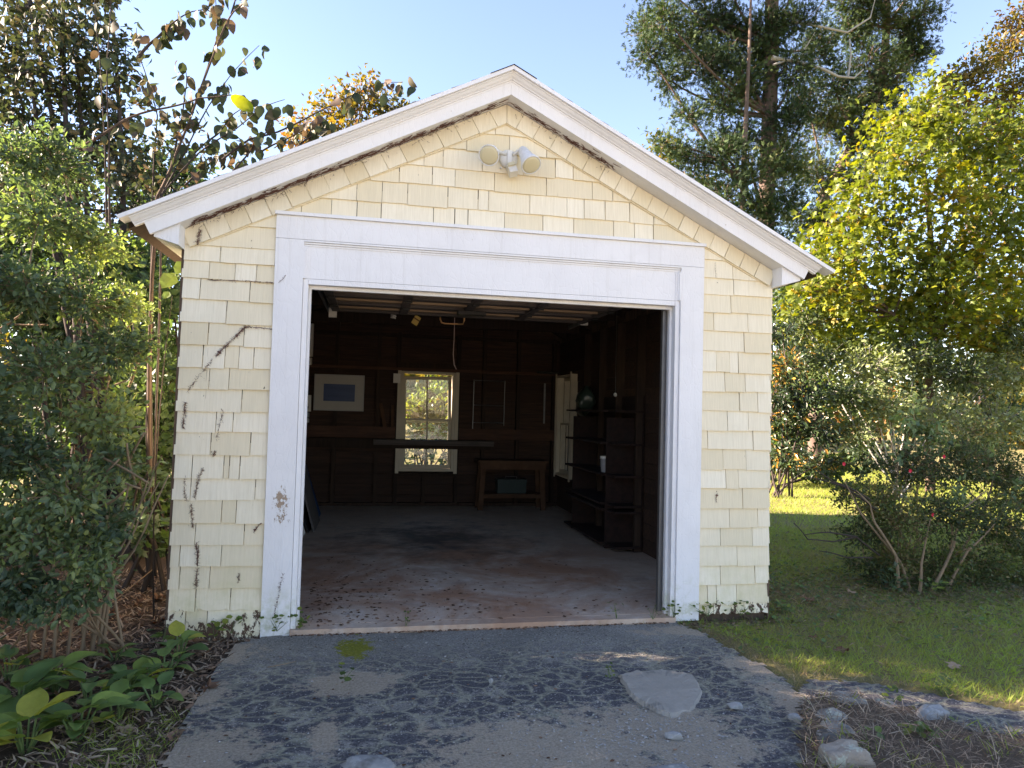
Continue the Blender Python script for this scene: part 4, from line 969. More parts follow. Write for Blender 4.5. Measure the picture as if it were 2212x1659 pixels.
def maple():
    Y = 7.6; P_, r = tube_px([(2010, 985), (2005, 850), (2010, 700), (2015, 560), (2000, 400), (1985, 270)], Y, .10, .03); P_[0] = np.array([P_[0][0], P_[0][1], zg])
    P2, r2 = tube_px([(2012, 760), (2080, 620), (2150, 480)], Y+.3, .06, .02); P3, r3 = tube_px([(2008, 800), (1930, 680), (1850, 600)], Y-.2, .05, .02)
    cl = [K(px, py, Y+rng.uniform(-.7, .5), a, b, .7) for px, py, a, b in ((1835, 565, 75, 45), (1790, 625, 55, 30), (1890, 460, 70, 45), (1945, 350, 60, 55), (1985, 250, 42, 38), (2050, 420, 75, 60), (2070, 550, 85, 50), (1950, 570, 80, 45), (2160, 500, 75, 60), (2150, 620, 85, 45),
          (2190, 390, 60, 55), (1880, 650, 75, 35), (1990, 650, 80, 40), (1930, 490, 60, 40), (1830, 480, 45, 40), (2090, 330, 50, 40), (2200, 680, 60, 40), (2060, 700, 70, 35), (1950, 740, 70, 30), (1780, 560, 45, 30), (1760, 610, 35, 25), (1810, 690, 60, 35), (1880, 730, 60, 30), (1750, 660, 40, 30), (2120, 740, 70, 35), (1860, 400, 40, 35), (2120, 420, 50, 45), (2030, 290, 45, 35), (1920, 280, 35, 30), (2200, 290, 45, 40), (2150, 320, 45, 40), (2210, 560, 60, 60), (2040, 620, 70, 40), (1740, 690, 40, 30), (1830, 760, 60, 30), (2010, 200, 25, 22), (2060, 250, 30, 25))]
    plant('maple_tree', 'yellow green maple glowing in the sun right of the garage', 'tree', np.array([P_[0][0], P_[0][1], zg]), [(P_, r), (P2, r2), (P3, r3)], cl, LF_MAPLE, BK_BROWN, 1600, (.08, .19), 1.0, 'maple', parts=220, spread=.30, hollow=.25, droop=-.25, updir=.9, per=10, lo=.1, hi=1, crownname='leaf_mass', limb=.025)
maple()
def oak(name, label, Y, base_px, cl, dens=420):
    b = at(base_px, 1000, y=Y); b[2] = zg; top = K(*cl[0][:2], Y, 10)[0]
    plant(name, label, 'tree', b, [(bez(b, (b+top)/2+np.array([0, 0, .5]), (0, 0, 0)), np.linspace(.2, .09, 7))], [K(px, py, Y+rng.uniform(-1, 1), a, c) for px, py, a, c in cl], LF_OAK, BK_BROWN, dens*2.6, (.10, .19), .6, 'diamond', group='autumn oaks in the background', spread=.2, hollow=.35, twigr=.012, limb=.05)
oak('oak_tree', 'tall olive and rust oak at the far right edge', 14.5, 2120, ((2110, 170, 60, 50), (2170, 110, 55, 50), (2200, 50, 45, 45), (2060, 220, 55, 45), (2160, 250, 70, 55), (2080, 310, 60, 50), (2200, 330, 60, 50), (2010, 270, 45, 40), (2040, 180, 40, 30), (2190, 190, 50, 40)))
oak('oak_tree', 'yellowing oak crown showing above the left roof slope', 15.5, 760, ((660, 275, 42, 30), (715, 245, 45, 35), (775, 212, 50, 38), (835, 235, 45, 35), (880, 262, 40, 30), (740, 300, 60, 35), (640, 305, 35, 25), (820, 300, 60, 30), (800, 182, 25, 18)), 520)
oak('oak_tree', 'orange tinged oak low behind the cedars', 17.5, 1480, ((1440, 330, 50, 30), (1500, 420, 70, 50), (1430, 400, 40, 30), (1600, 520, 70, 60), (1700, 600, 60, 60), (1480, 500, 60, 50)))
def shrub(name, label, base_px, Y, cl, mat, dens, size, ratio, kind, stems=7, bark=BK_BROWN, parts=0, lo=0, hi=1, stemr=.02, limb=.012, twigr=.004, basej=.18, **kw):
    b = at(*base_px, y=Y); b[2] = zg+.01
    C = [K(px, py, Y+dy, a, c, rd) for px, py, a, c, dy, rd in cl]; tr = []
    for _ in range(stems):
        c = C[rng.integers(len(C))][0]; a = b+np.array([float(np.clip(rng.normal(0, 1), -1.1, 1.1))*basej, abs(rng.normal(0, min(basej, .2))), 0]); tr.append((bez(a, c, rng.normal(0, .12, 3)), np.linspace(stemr, stemr*.4, 7)))
    return plant(name, label, 'shrub', b, tr, C, mat, bark, dens, size, ratio, kind, parts=parts, lo=lo, hi=hi, limb=limb, twigr=twigr, crownname='leaf_mass' if parts else 'crown', **kw)
shrub('pale_shrub', 'pale grey green shrub shining in the sun below the maple', (1960, 1000), 6.6, [(1880, 790, 75, 50, 0, .6), (1980, 770, 80, 45, .2, .6), (2080, 810, 85, 50, 0, .6), (2170, 800, 70, 60, .3, .6), (1830, 850, 60, 40, -.2, .5), (1920, 870, 70, 45, -.3, .5), (2030, 890, 80, 50, -.2, .6), (2150, 910, 80, 60, 0, .6), (1760, 770, 50, 40, .5, .5), (1740, 700, 45, 40, .8, .5), (1850, 930, 50, 40, -.2, .5), (2200, 730, 50, 50, .2, .5), (2100, 960, 80, 50, 0, .5)],
      LF_PALE, 4200, (.05, .10), .6, 'oval', 10, BK_GREY, 60, spread=.08, updir=1.1, droop=-.2)
shrub('rhododendron', 'dark rhododendron with orange leaves close behind the garage corner', (1700, 1030), 6.6, [(1700, 790, 45, 40, 0, .5), (1735, 860, 45, 45, 0, .5), (1690, 900, 40, 45, .2, .5), (1760, 930, 45, 40, 0, .5), (1700, 980, 50, 35, 0, .5), (1780, 1000, 40, 25, .2, .5), (1680, 850, 30, 40, .2, .4), (1690, 720, 30, 35, .4, .4)],
      LF_RHODO, 3200, (.09, .15), .3, 'oval', 8, BK_DARK, 40, spread=.07, updir=.5, droop=-.35)
shrub('laurel_shrub', 'low dark broad leaved shrub at the lawn edge behind the garage corner', (1690, 1030), 8.4, [(1690, 940, 40, 40, 0, .5), (1670, 1000, 30, 30, 0, .4), (1740, 1010, 45, 25, .3, .5), (1800, 1010, 50, 30, .4, .5), (1860, 990, 60, 40, .4, .5), (1680, 700, 30, 60, .6, .6), (1700, 640, 30, 40, .8, .6)], LF_DARK, 2400, (.08, .15), .65, 'oval', 6, BK_DARK, spread=.08)
def azalea():
    t = shrub('azalea_bush', 'dense twiggy azalea bush beside the garage with a few red flowers', (1985, 1282), .85, [(1890, 1080, 75, 60, 0, .35), (1960, 1010, 70, 60, .15, .4), (2060, 1000, 75, 65, .2, .4), (2150, 1010, 70, 70, .2, .4), (1860, 1150, 55, 40, -.05, .3), (1950, 1120, 75, 60, -.2, .35), (2050, 1110, 80, 65, -.2, .4), (2150, 1120, 75, 70, -.1, .4), (1930, 1200, 60, 45, -.1, .3), (2030, 1210, 70, 45, -.15, .35), (2120, 1210, 70, 45, 0, .35), (2210, 1060, 60, 90, .2, .4), (2200, 1180, 60, 60, .1, .35), (1830, 1070, 30, 25, 0, .2), (2100, 930, 40, 35, .3, .3), (1990, 930, 35, 40, .2, .25), (1925, 1250, 60, 32, -.15, .25), (2010, 1262, 65, 30, -.2, .25), (2100, 1258, 70, 32, -.1, .3), (2185, 1245, 60, 36, 0, .3), (1870, 1215, 45, 30, -.05, .2)],
          LF_AZALEA, 17500, (.018, .042), .5, 'oval', 12, BK_TAN, 120, stemr=.014, limb=.007, twigr=.0022, spread=.03, hollow=.3, per=14)
    for pts, y in (([(1970, 1285), (1945, 1215), (1900, 1160), (1860, 1110), (1825, 1040)], .55), ([(1940, 1270), (1935, 1200), (1890, 1130), (1880, 1090), (1850, 1060)], .5), ([(2010, 1280), (2060, 1180), (2080, 1100), (2130, 1060)], .45), ([(1985, 1290), (1990, 1220), (2010, 1120)], .4),
                   ([(2040, 1285), (2090, 1190), (2150, 1130)], .5), ([(1900, 1200), (1850, 1160), (1800, 1170), (1745, 1165), (1715, 1130)], .6), ([(1850, 1160), (1790, 1150), (1740, 1155)], .6), ([(1885, 1205), (1830, 1205), (1770, 1190)], .65), ([(1890, 1100), (1820, 1050), (1745, 1030)], .6), ([(1880, 1080), (1800, 1040), (1760, 1012)], .6)):
        P_ = [at(px, py, y=.85+(y-.85)*.8) for px, py in pts]; P_ = np.concatenate([bez(P_[i], P_[i+1], rng.normal(0, .01, 3), 4)[:-1] for i in range(len(P_)-1)]+[[P_[-1]]])
        MB().tube(P_, np.linspace(.016 if pts[0][1] > 1240 else .009, .004, len(P_)), 6, False).build('branch', BK_TAN if pts[0][1] > 1240 else BK_DARK, t, True)
    RED = plain('red_petal', (.55, .02, .05), .5)
    for px, py in ((1822, 1002), (1965, 1017), (2038, 986), (2014, 1112)):
        c = at(px, py, y=.48); mb = MB()
        for k in range(5):
            a = k*1.257; d = np.array([math.cos(a), -.5, math.sin(a)])*.016; s = np.array([-math.sin(a), 0, math.cos(a)])*.009
            mb.add([c, c+d*.6-s, c+d*1.1, c+d*.6+s], [(0, 1, 2, 3)])
        mb.build('flower', RED, t)
azalea()
shrub('spindle_shrub', 'upright fresh green spindle shoots growing through the azalea', (1960, 1280), .95, [(1975, 900, 30, 60, .1, .2), (2010, 950, 35, 60, 0, .2), (1940, 960, 30, 50, 0, .2), (2045, 960, 25, 45, .1, .2), (2060, 1060, 25, 40, -.25, .15), (2180, 1060, 20, 60, -.1, .15), (2130, 1000, 15, 50, 0, .12)],
      LF_PRIVET, 2600, (.04, .075), .5, 'oval', 7, BK_TAN, 40, stemr=.008, limb=.004, twigr=.002, spread=.03, lo=.45)
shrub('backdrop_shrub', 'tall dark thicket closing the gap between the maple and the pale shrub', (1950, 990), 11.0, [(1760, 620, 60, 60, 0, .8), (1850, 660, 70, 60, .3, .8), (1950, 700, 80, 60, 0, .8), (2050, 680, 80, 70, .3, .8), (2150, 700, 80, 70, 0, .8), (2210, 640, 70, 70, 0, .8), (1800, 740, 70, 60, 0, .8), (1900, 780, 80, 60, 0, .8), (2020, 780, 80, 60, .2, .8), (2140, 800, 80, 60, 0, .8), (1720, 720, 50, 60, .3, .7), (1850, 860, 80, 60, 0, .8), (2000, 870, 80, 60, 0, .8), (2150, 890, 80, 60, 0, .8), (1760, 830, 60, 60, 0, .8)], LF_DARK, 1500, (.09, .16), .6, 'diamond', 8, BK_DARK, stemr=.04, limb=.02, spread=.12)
# through the back window and behind the garage
shrub('yellow_shrub', 'yellow leaved shrub seen through the back window', (930, 1000), 9.2, [(905, 850, 22, 25, 0, .5), (950, 830, 25, 25, .2, .5), (925, 800, 30, 20, .3, .5), (960, 880, 18, 20, 0, .4), (880, 880, 18, 20, 0, .4), (1050, 850, 60, 40, .5, .6), (800, 850, 60, 40, .5, .6)], LF_MAPLE, 900, (.07, .13), .7, 'oval', 6, BK_BROWN, spread=.1, lo=.3)
shrub('garden_shrub', 'dark green leafy shrub seen through the lower panes of the back window', (920, 1050), 7.0, [(895, 940, 25, 25, 0, .4), (940, 930, 25, 25, .1, .4), (915, 985, 25, 25, 0, .4), (960, 985, 22, 25, 0, .4), (870, 985, 20, 25, 0, .4)], LF_PRIVET, 1500, (.06, .11), .6, 'oval', 6, BK_BROWN, spread=.06, lo=.3)
shrub('lawn_shrub', 'bright shrub seen through the right garage window', (1240, 1000), 10.5, [(1230, 900, 30, 30, 0, .5), (1250, 860, 30, 30, 0, .5), (1300, 890, 40, 40, 0, .6), (1240, 960, 30, 25, 0, .5)], LF_PALE, 800, (.08, .13), .6, 'oval', 5, BK_BROWN, spread=.1)
# ================================================================== left side
def hedge():
    t = shrub('privet_hedge', 'overgrown privet hedge filling the left edge in front of the garage', (110, 1330), -.35, [(60, 980, 85, 70, -.2, .4), (150, 1060, 85, 70, -.3, .4), (220, 900, 75, 65, .1, .4), (100, 800, 90, 75, -.1, .45), (240, 760, 70, 60, .3, .4), (60, 620, 80, 70, 0, .45), (180, 640, 75, 65, .3, .45), (270, 650, 50, 45, .6, .4), (90, 470, 80, 70, .2, .45), (200, 520, 70, 55, .5, .45), (40, 340, 70, 60, .3, .5), (130, 350, 70, 60, .6, .5),
          (60, 1150, 75, 60, -.4, .35), (170, 1190, 65, 55, -.35, .35), (250, 1000, 50, 50, .1, .3), (30, 1260, 60, 45, -.5, .3), (-60, 900, 90, 90, -.3, .5), (-60, 600, 90, 90, 0, .5), (-60, 1150, 90, 80, -.4, .4), (300, 740, 35, 30, .4, .3), (130, 1290, 45, 35, -.45, .25), (60, 1300, 50, 30, -.5, .25), (-20, 1310, 60, 40, -.5, .3), (210, 1230, 40, 40, -.3, .25), (230, 1130, 45, 45, -.2, .25), (180, 1290, 40, 25, -.35, .2)],
          LF_PRIVET, 16500, (.022, .055), .52, 'oval', 15, BK_TAN, 250, stemr=.008, limb=.006, basej=.32, twigr=.0028, spread=.035, hollow=.35, per=13, updir=.7)
    for k in range(26):                                  # cut stems sticking out
        px, py = rng.uniform(20, 300), rng.uniform(600, 1180); y = -.75+.002*(1200-py)+rng.uniform(-.1, .1)
        a = at(px, py, y=y); d = unit(np.array([rng.normal(.7, .4), -.35, rng.normal(.4, .35)]))*rng.uniform(.12, .3)
        MB().tube(bez(a-d*.8, a+d*.6, rng.normal(0, .02, 3)), np.linspace(.008, .0055, 7), 6).build('cut_stem', BK_TAN, t, True)
    for pts in ([(200, 1330), (260, 1230), (330, 1100), (372, 1010)], [(180, 1300), (250, 1180), (320, 1060), (350, 985)], [(215, 1290), (280, 1170), (345, 1040)], [(150, 1330), (170, 1230), (205, 1120), (250, 1040)], [(230, 1250), (280, 1150), (310, 1065), (340, 1000)], [(120, 1340), (140, 1240), (160, 1130)], [(205, 1220), (262, 1110), (280, 1000)], [(60, 1340), (70, 1200), (110, 1080)], [(0, 1290), (60, 1210), (140, 1150), (200, 1130)], [(0, 1330), (80, 1260), (170, 1210)]):
        P_ = [at(px, py, y=-.25+.0004*(1300-py)) for px, py in pts]; P_ = np.concatenate([bez(P_[i], P_[i+1], rng.normal(0, .02, 3), 4)[:-1] for i in range(len(P_)-1)]+[[P_[-1]]])
        if pts[0][0] > 100: P_[0][2] = min(P_[0][2], zg)
        MB().tube(P_, np.linspace(.010, .003, len(P_)), 5, False).build('bare_stem', BK_TAN, t, True)
hedge()
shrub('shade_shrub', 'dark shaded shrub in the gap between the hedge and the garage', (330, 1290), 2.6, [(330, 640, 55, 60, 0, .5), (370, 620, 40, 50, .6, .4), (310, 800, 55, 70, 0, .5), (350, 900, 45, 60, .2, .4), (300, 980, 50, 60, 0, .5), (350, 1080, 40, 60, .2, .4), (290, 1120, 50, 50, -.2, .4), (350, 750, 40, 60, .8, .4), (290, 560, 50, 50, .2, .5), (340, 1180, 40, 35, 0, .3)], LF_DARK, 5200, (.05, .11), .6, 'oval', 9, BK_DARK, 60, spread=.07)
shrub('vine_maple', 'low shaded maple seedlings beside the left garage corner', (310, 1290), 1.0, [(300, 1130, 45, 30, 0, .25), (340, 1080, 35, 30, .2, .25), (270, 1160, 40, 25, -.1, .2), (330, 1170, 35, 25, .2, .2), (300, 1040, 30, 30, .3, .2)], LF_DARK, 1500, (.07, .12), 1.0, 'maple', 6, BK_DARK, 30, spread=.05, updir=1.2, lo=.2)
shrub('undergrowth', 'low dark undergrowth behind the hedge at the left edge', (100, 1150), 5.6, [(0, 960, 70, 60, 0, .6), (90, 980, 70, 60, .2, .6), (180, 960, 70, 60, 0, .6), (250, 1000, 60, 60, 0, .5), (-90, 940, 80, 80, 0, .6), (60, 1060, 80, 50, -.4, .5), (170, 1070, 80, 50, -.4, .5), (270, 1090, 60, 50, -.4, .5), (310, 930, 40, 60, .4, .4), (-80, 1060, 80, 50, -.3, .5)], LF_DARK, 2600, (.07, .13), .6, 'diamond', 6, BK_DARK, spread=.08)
# tall trees beyond the hedge
def left_tree(name, label, Y, bpx, cl, mat, dens, size, grp=None, ratio=.6):
    b = at(bpx, 1250, y=Y); b[2] = zg; tr = []
    for k in range(5):
        top = K(*cl[k % len(cl)][:2], Y, 10)[0]; tr.append((bez(b+np.array([rng.normal(0, .12), rng.normal(0, .12), 0]), top+np.array([0, 0, .5]), rng.normal(0, .15, 3)*(1, 1, 0)), np.linspace(.045, .015, 7)))
    plant(name, label, 'tree', b, tr, [K(px, py, Y+rng.uniform(-.5, .5), a, c, .7) for px, py, a, c in cl], mat, BK_DARK, dens, size, ratio, 'diamond', hi=.62, spread=.12, limb=.02, twigr=.005, hollow=.3, droop=-.3)
left_tree('slender_tree', 'slender many stemmed tree in the upper left corner', 3.2, 230, ((60, 120, 80, 70), (130, 60, 80, 60), (60, 260, 80, 70), (160, 200, 60, 60), (235, 110, 45, 60), (210, 320, 60, 60), (270, 360, 50, 50), (230, 230, 40, 60), (120, 380, 80, 60), (280, 460, 60, 50), (40, 0, 90, 60), (180, -60, 90, 60), (-60, 150, 90, 100), (-60, 400, 90, 90), (60, -150, 130, 90)), LF_HAZEL, 3600, (.05, .11))
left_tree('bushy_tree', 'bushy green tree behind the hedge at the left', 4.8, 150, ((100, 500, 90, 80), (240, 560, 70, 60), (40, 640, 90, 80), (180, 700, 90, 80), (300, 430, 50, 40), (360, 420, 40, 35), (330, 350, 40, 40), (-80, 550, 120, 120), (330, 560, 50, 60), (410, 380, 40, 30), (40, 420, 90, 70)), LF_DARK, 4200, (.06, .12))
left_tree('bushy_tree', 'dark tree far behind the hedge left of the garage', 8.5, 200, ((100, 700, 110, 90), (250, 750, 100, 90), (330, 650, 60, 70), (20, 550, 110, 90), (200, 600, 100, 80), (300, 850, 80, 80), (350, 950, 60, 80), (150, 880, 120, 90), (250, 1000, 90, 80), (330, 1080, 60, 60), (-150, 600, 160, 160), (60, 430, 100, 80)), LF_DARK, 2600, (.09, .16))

# hazel whose long shoots hang over the roof
def hazel():
    Y = 1.15; b = at(330, 1260, y=Y+.5); b[2] = zg; b[0] = min(b[0], -1.15)
    t = empty('hazel_shrub', b, 'hazel with long bare shoots and browning leaves arching over the left roof slope', 'shrub')
    stems = [[(340, 425), (385, 320), (430, 200), (480, 70), (505, 25), (560, -30)], [(345, 430), (400, 330), (450, 230), (500, 160), (560, 98)], [(350, 420), (430, 330), (500, 285), (560, 235), (615, 215)], [(0, 440), (80, 380), (160, 325), (230, 285), (330, 238), (430, 212), (500, 205)], [(480, 345), (540, 300), (600, 285), (680, 245), (740, 215), (790, 190), (870, 178)],
             [(300, 120), (340, 80), (380, 45), (415, 25), (450, 18)], [(300, 125), (350, 75), (390, 50)], [(330, 420), (340, 250), (300, 120), (295, 60)], [(500, 30), (508, 0), (515, -40)], [(430, 205), (470, 80), (465, -10)], [(420, 330), (470, 290), (500, 250), (540, 225)], [(370, 360), (390, 270), (400, 200), (398, 140)], [(230, 500), (226, 300), (215, 120), (205, -10)], [(238, 500), (236, 300), (232, 120), (240, -10)],
             [(480, 400), (530, 340), (580, 280), (600, 240)], [(400, 400), (470, 340), (540, 310)], [(560, 330), (620, 300), (700, 260)], [(640, 320), (680, 290), (712, 270)]]
    paths = []
    for i, s in enumerate(stems):
        y = Y+(.0 if i in (3,) else rng.uniform(-.25, .35)); y = 1.6 if i >= 16 else y
        P_ = [at(px, py, y=y) for px, py in s]; P_ = np.concatenate([bez(P_[j], P_[j+1], rng.normal(0, .012, 3), 5)[:-1] for j in range(len(P_)-1)]+[[P_[-1]]])
        r = .011 if i in (0, 3) else .0065
        if i in (0, 1, 2, 7): P_ = np.concatenate([bez(b+rng.normal(0, .05, 3)*(1, 1, 0), P_[0], (rng.normal(0, .1), 0, 0), 6)[:-1], P_])
        paths.append(P_); MB().tube(P_, np.linspace(r*1.4, r*.35, len(P_)), 6, False).build('shoot', BK_BROWN if i in (0, 3) else BK_DARK, t, True)
    # hanging leaves: shared meshes, each an object
    T, F = LT['oval']; rr = np.random.default_rng(21); protos = []
    for c in (.05, .25, .45, .65, .9):
        # serrated, curled leaf
        n = 7; V = []; 
        for j in range(n):
            u = j/(n-1); w_ = .34*math.sin(math.pi*u**.85)**.8+(.02 if j % 2 else 0)
            for s in (-1, 0, 1): V.append((u, s*w_, .10*abs(s)*w_*2-.35*(u-.2)**2*(1+c*.6)+rr.normal(0, .012)))
        Fq = [(j*3+k, (j+1)*3+k, (j+1)*3+k+1, j*3+k+1) for j in range(n-1) for k in range(2)]
        o = raw_mesh('leaf', V, Fq, LF_HAZEL, None, np.full(len(V), c), True); protos.append(o.data); bpy.data.objects.remove(o)
    def hang(p, Ln, ci, down=1.0):
        d = unit(np.array([rr.normal(0, .45), rr.normal(0, .35), -down])); n_ = unit(rr.normal(0, 1, 3)+np.array([0, -.8, .2])); s = unit(np.cross(n_, d)); u = np.cross(d, s); m = Matrix.Identity(4)
        for a in range(3): m[a][0], m[a][1], m[a][2], m[a][3] = d[a]*Ln, s[a]*Ln, u[a]*Ln, p[a]-b[a]
        o = bpy.data.objects.new('leaf', protos[ci]); COL.objects.link(o); o.parent = t; o.matrix_local = m
    for i, P_ in enumerate(paths):
        k = 22 if i not in (12, 13, 8) else 12
        for _ in range(k):
            q = P_[rr.integers(len(P_)//3 if i not in (3,) else 0, len(P_))]+rr.normal(0, .03, 3)
            hang(q, rr.uniform(.06, .11), rr.choice(5, p=[.2, .2, .2, .25, .15]))
    for px, py in ((862, 182), (848, 195), (832, 205), (897, 188), (870, 175), (700, 262), (745, 225), (760, 230)):
        hang(at(px, py, y=1.6), .11, rr.choice(2), .9)
    # dense leafy part low down behind the eave
    C = [K(px, py, Y+dy, a, c, .35) for px, py, a, c, dy in ((330, 300, 45, 45, .2), (390, 330, 50, 40, .3), (450, 340, 45, 30, .4), (360, 240, 40, 35, .2), (300, 380, 45, 40, .2), (420, 290, 40, 30, .3), (300, 200, 35, 40, 0), (500, 330, 35, 22, .5), (350, 400, 40, 30, .4))]
    p, d, n, ta, tbb, cl = foliage(C, 900, per=8, spread=.06, hollow=.2, droop=-.5)
    tw = Tubes(); tw.straight(ta, tbb, .003, .0012); o = tw.build('twig_mass', BK_DARK, t); tag(o, kind='stuff')
    L_ = rng.uniform(.045, .09, len(p)); o = leaves('leaf_mass', p, d, n, L_, L_*.55, rng.random(len(p))*.8, LF_HAZEL, t); tag(o, kind='stuff')
    # one big yellow green leaf catching the sun
    lm = m_leaf('big_yellow_leaf', [(0, (.22, .30, .03)), (1, (.36, .40, .04))], .55, (1.4, 1.3, .4))
    c = at(498, 205, y=Y-.05); V = []; n = 9
    for j in range(n):
        u = j/(n-1); w_ = .46*math.sin(math.pi*min(1, u*.92+.05))**.7+(.02 if j % 2 else -.01)
        for s in (-1, -.5, 0, .5, 1): q = np.array([u*.85+.05*abs(s), s*w_*.55, 0]); V.append(c+np.array([q[0]*.20+q[1]*.06, -.03*abs(s), -.02-q[0]*.10+q[1]*.20]))
    o = raw_mesh('leaf', V, [(j*5+k, (j+1)*5+k, (j+1)*5+k+1, j*5+k+1) for j in range(n-1) for k in range(4)], lm, t, np.full(len(V), .6)); tag(o, label='large yellow green leaf with dark spots')
hazel()
# two big leaves by the eave
def bigvine():
    b = at(372, 640, y=.35); t = empty('wild_vine', np.array([b[0]-.05, b[1], zg]), 'wild vine with two large green leaves below the left eave', 'vine')
    MB().tube(bez(np.array([b[0]-.05, b[1]+.1, zg]), b, (-.08, 0, 0), 9), np.linspace(.006, .002, 9), 6, False).build('stem', BK_DARK, t, True)
    for px, py, ln, ti in ((360, 600, .13, .75), (385, 575, .11, .6), (348, 640, .06, .5)):
        p = at(px+18, py-10, y=.33); d = unit(np.array([[-.5, -.3, -.75]])); o = leaves('leaf', p[None], d, np.array([[-.1, -1, .35]]), np.array([ln]), np.array([ln*.95]), np.array([ti]), LF_PRIVET, t, 'oval')
bigvine()
# far wood closing the horizon
def far_wood():
    C = []
    for k in range(150):
        x = rng.uniform(-45, 60); y = rng.uniform(27, 44); h_ = rng.uniform(3, 7); C.append((np.array([x, y, rng.uniform(1.0, h_)]), np.array([2.2, 1.6, 1.9])))
    p, d, n, ta, tbb, cl = foliage(C, 85, per=10, spread=.4, hollow=.3); L_ = rng.uniform(.35, .7, len(p))
    o = leaves('far_wood', p, d, n, L_, L_*.7, tintf(p, cl, len(C)), LF_OAK, None, 'diamond'); tag(o, 'distant wood of autumn trees closing the horizon', 'wood', kind='stuff')
far_wood()

# unseen hedge length added left of the frame to shade the drive
shrub('privet_hedge', 'unseen privet hedge added to shade the drive from the left, nearer the camera', (-500, 1500), -1.7, [(-250, 900, 120, 160, .3, .6), (-420, 850, 150, 200, 0, .6), (-330, 550, 150, 150, .2, .6), (-600, 700, 200, 250, -.4, .7), (-500, 350, 180, 180, -.2, .7)], LF_PRIVET, 7000, (.05, .10), .52, 'diamond', 8, BK_TAN, limb=.01)
for i, (x, y) in enumerate(((-5.3, -3.0), (-5.1, -1.7), (-5.4, -.4), (-5.2, .9), (-5.5, 2.2), (-5.3, 3.5))):  # unseen laurels added, heights chosen to block low sun from the drive
    b = np.array([x, y, zg]); C = [(b+np.array([rng.normal(0, .25), rng.normal(0, .3), z_*(1.3 if i < 3 else 1.05 if i == 3 else .85)]), np.array([.75, .85, .65])) for z_ in (.5, .9, 1.4, 1.8, 2.2, 2.6, 3.0, 3.35, 1.1, 2.0, 2.8)]
    plant('added_shade_laurel', 'unseen laurel bush added behind the hedge to shade the drive, %s from the road' % ('first', 'second', 'third', 'fourth', 'fifth', 'sixth')[i], 'shrub', b, [(bez(b, b+np.array([0, 0, 3.2]), rng.normal(0, .2, 3)), np.linspace(.06, .02, 7))], C, LF_DARK, BK_BROWN, 1500, (.10, .18), .6, 'diamond', limb=.02, spread=.14, group='unseen laurel row added to shade the drive')

# ================================================================== ground plants and litter
in_bed = poly_in([at(px, py, z=-.04) for px, py in ((1728, 1545), (1745, 1520), (1800, 1508), (1870, 1512), (1990, 1535), (2120, 1578), (2300, 1600), (2300, 1750), (1735, 1750))])
sheet('bed_soil', 1.8, 6.5, -3.2, -.9, .05, lambda x, y: -.030+.015*noise2(x, y, 3), m_soil('dry_bed_soil', (.07, .05, .035), (.21, .155, .11)), lambda x, y: jit(in_bed, .03)(x, y))
LF_GRASS = m_leaf('grass_blade', [(0, (.32, .24, .13)), (.3, (.29, .27, .08)), (.6, (.25, .31, .055)), (1, (.29, .40, .06))], .4, (1.3, 1.3, .5), .5)
LF_COVER = m_leaf('ground_cover_leaf', [(0, (.20, .13, .08)), (.35, (.13, .13, .05)), (.7, (.075, .13, .045)), (1, (.11, .20, .055))], .3, None, .5)
LF_STRAW = m_leaf('dry_straw', [(0, (.12, .08, .06)), (.5, (.30, .21, .15)), (1, (.54, .43, .31))], .2, (1.1, 1, .7), .8, .2)
def scatter(name, n, x0, x1, y0, y1, ok, zf, ln, wd, tintfun, mat, kind, upright, label, cat):
    x, y = rng.uniform(x0, x1, n), rng.uniform(y0, y1, n); m = ok(x, y); x, y = x[m], y[m]; k = len(x)
    p = np.stack([x, y, zf(x, y)], -1); a = rng.uniform(0, 6.283, k); t = rng.normal(0, 1, k)*.5
    d = np.stack([np.cos(a)*(1-upright*.75), np.sin(a)*(1-upright*.75), np.abs(rng.normal(upright, .3, k))+.02], -1)
    nn = np.stack([rng.normal(0, .4, k), rng.normal(0, .4, k)-(upright*.6), np.full(k, 1.0)], -1)
    L_ = rng.uniform(*ln, k); o = leaves(name, p, d, nn, L_, np.clip(L_*wd, .002, .05), np.clip(tintfun(x, y, k), 0, 1), mat, None, kind); tag(o, label, cat, kind='stuff'); return o
on_lawn = lambda x, y: ~jit(in_drive, .03)(x, y) & ~jit(in_path, .03)(x, y) & ~in_bed(x, y) & ((x > 3.2) | (y < -.03))
edge = lambda x, y: in_drive(x-.14, y+.05) | in_path(x, y-.10) | in_path(x, y+.1)
def lawnok(x, y):
    shade = np.exp(-((y-.55)/.55)**2)*.72; return on_lawn(x, y) & (rng.random(len(x)) > shade) & ~(edge(x, y) & (rng.random(len(x)) < .6))
gt = lambda x, y, k: .58+.34*noise2(x, y, 1.5)+.16*noise2(x+3, y, 6)+rng.normal(0, .2, k)-.55*edge(x, y)-.25*np.exp(-((y-.6)/.5)**2)
scatter('grass', 220000, 1.6, 8.6, -2.0, 3.6, lawnok, zlawn, (.02, .07), .075, gt, LF_GRASS, 'spike', .55, 'short grass on the lawn right of the drive', 'grass')
scatter('back_grass', 90000, 3.3, 14.5, 3.6, 16, lambda x, y: np.ones(len(x), bool), zlawn, (.05, .11), .09, lambda x, y, k: .7+.2*noise2(x, y, 1.1)+rng.normal(0, .15, k), LF_GRASS, 'spike', .6, 'sunlit grass of the lawn behind the garage', 'grass')
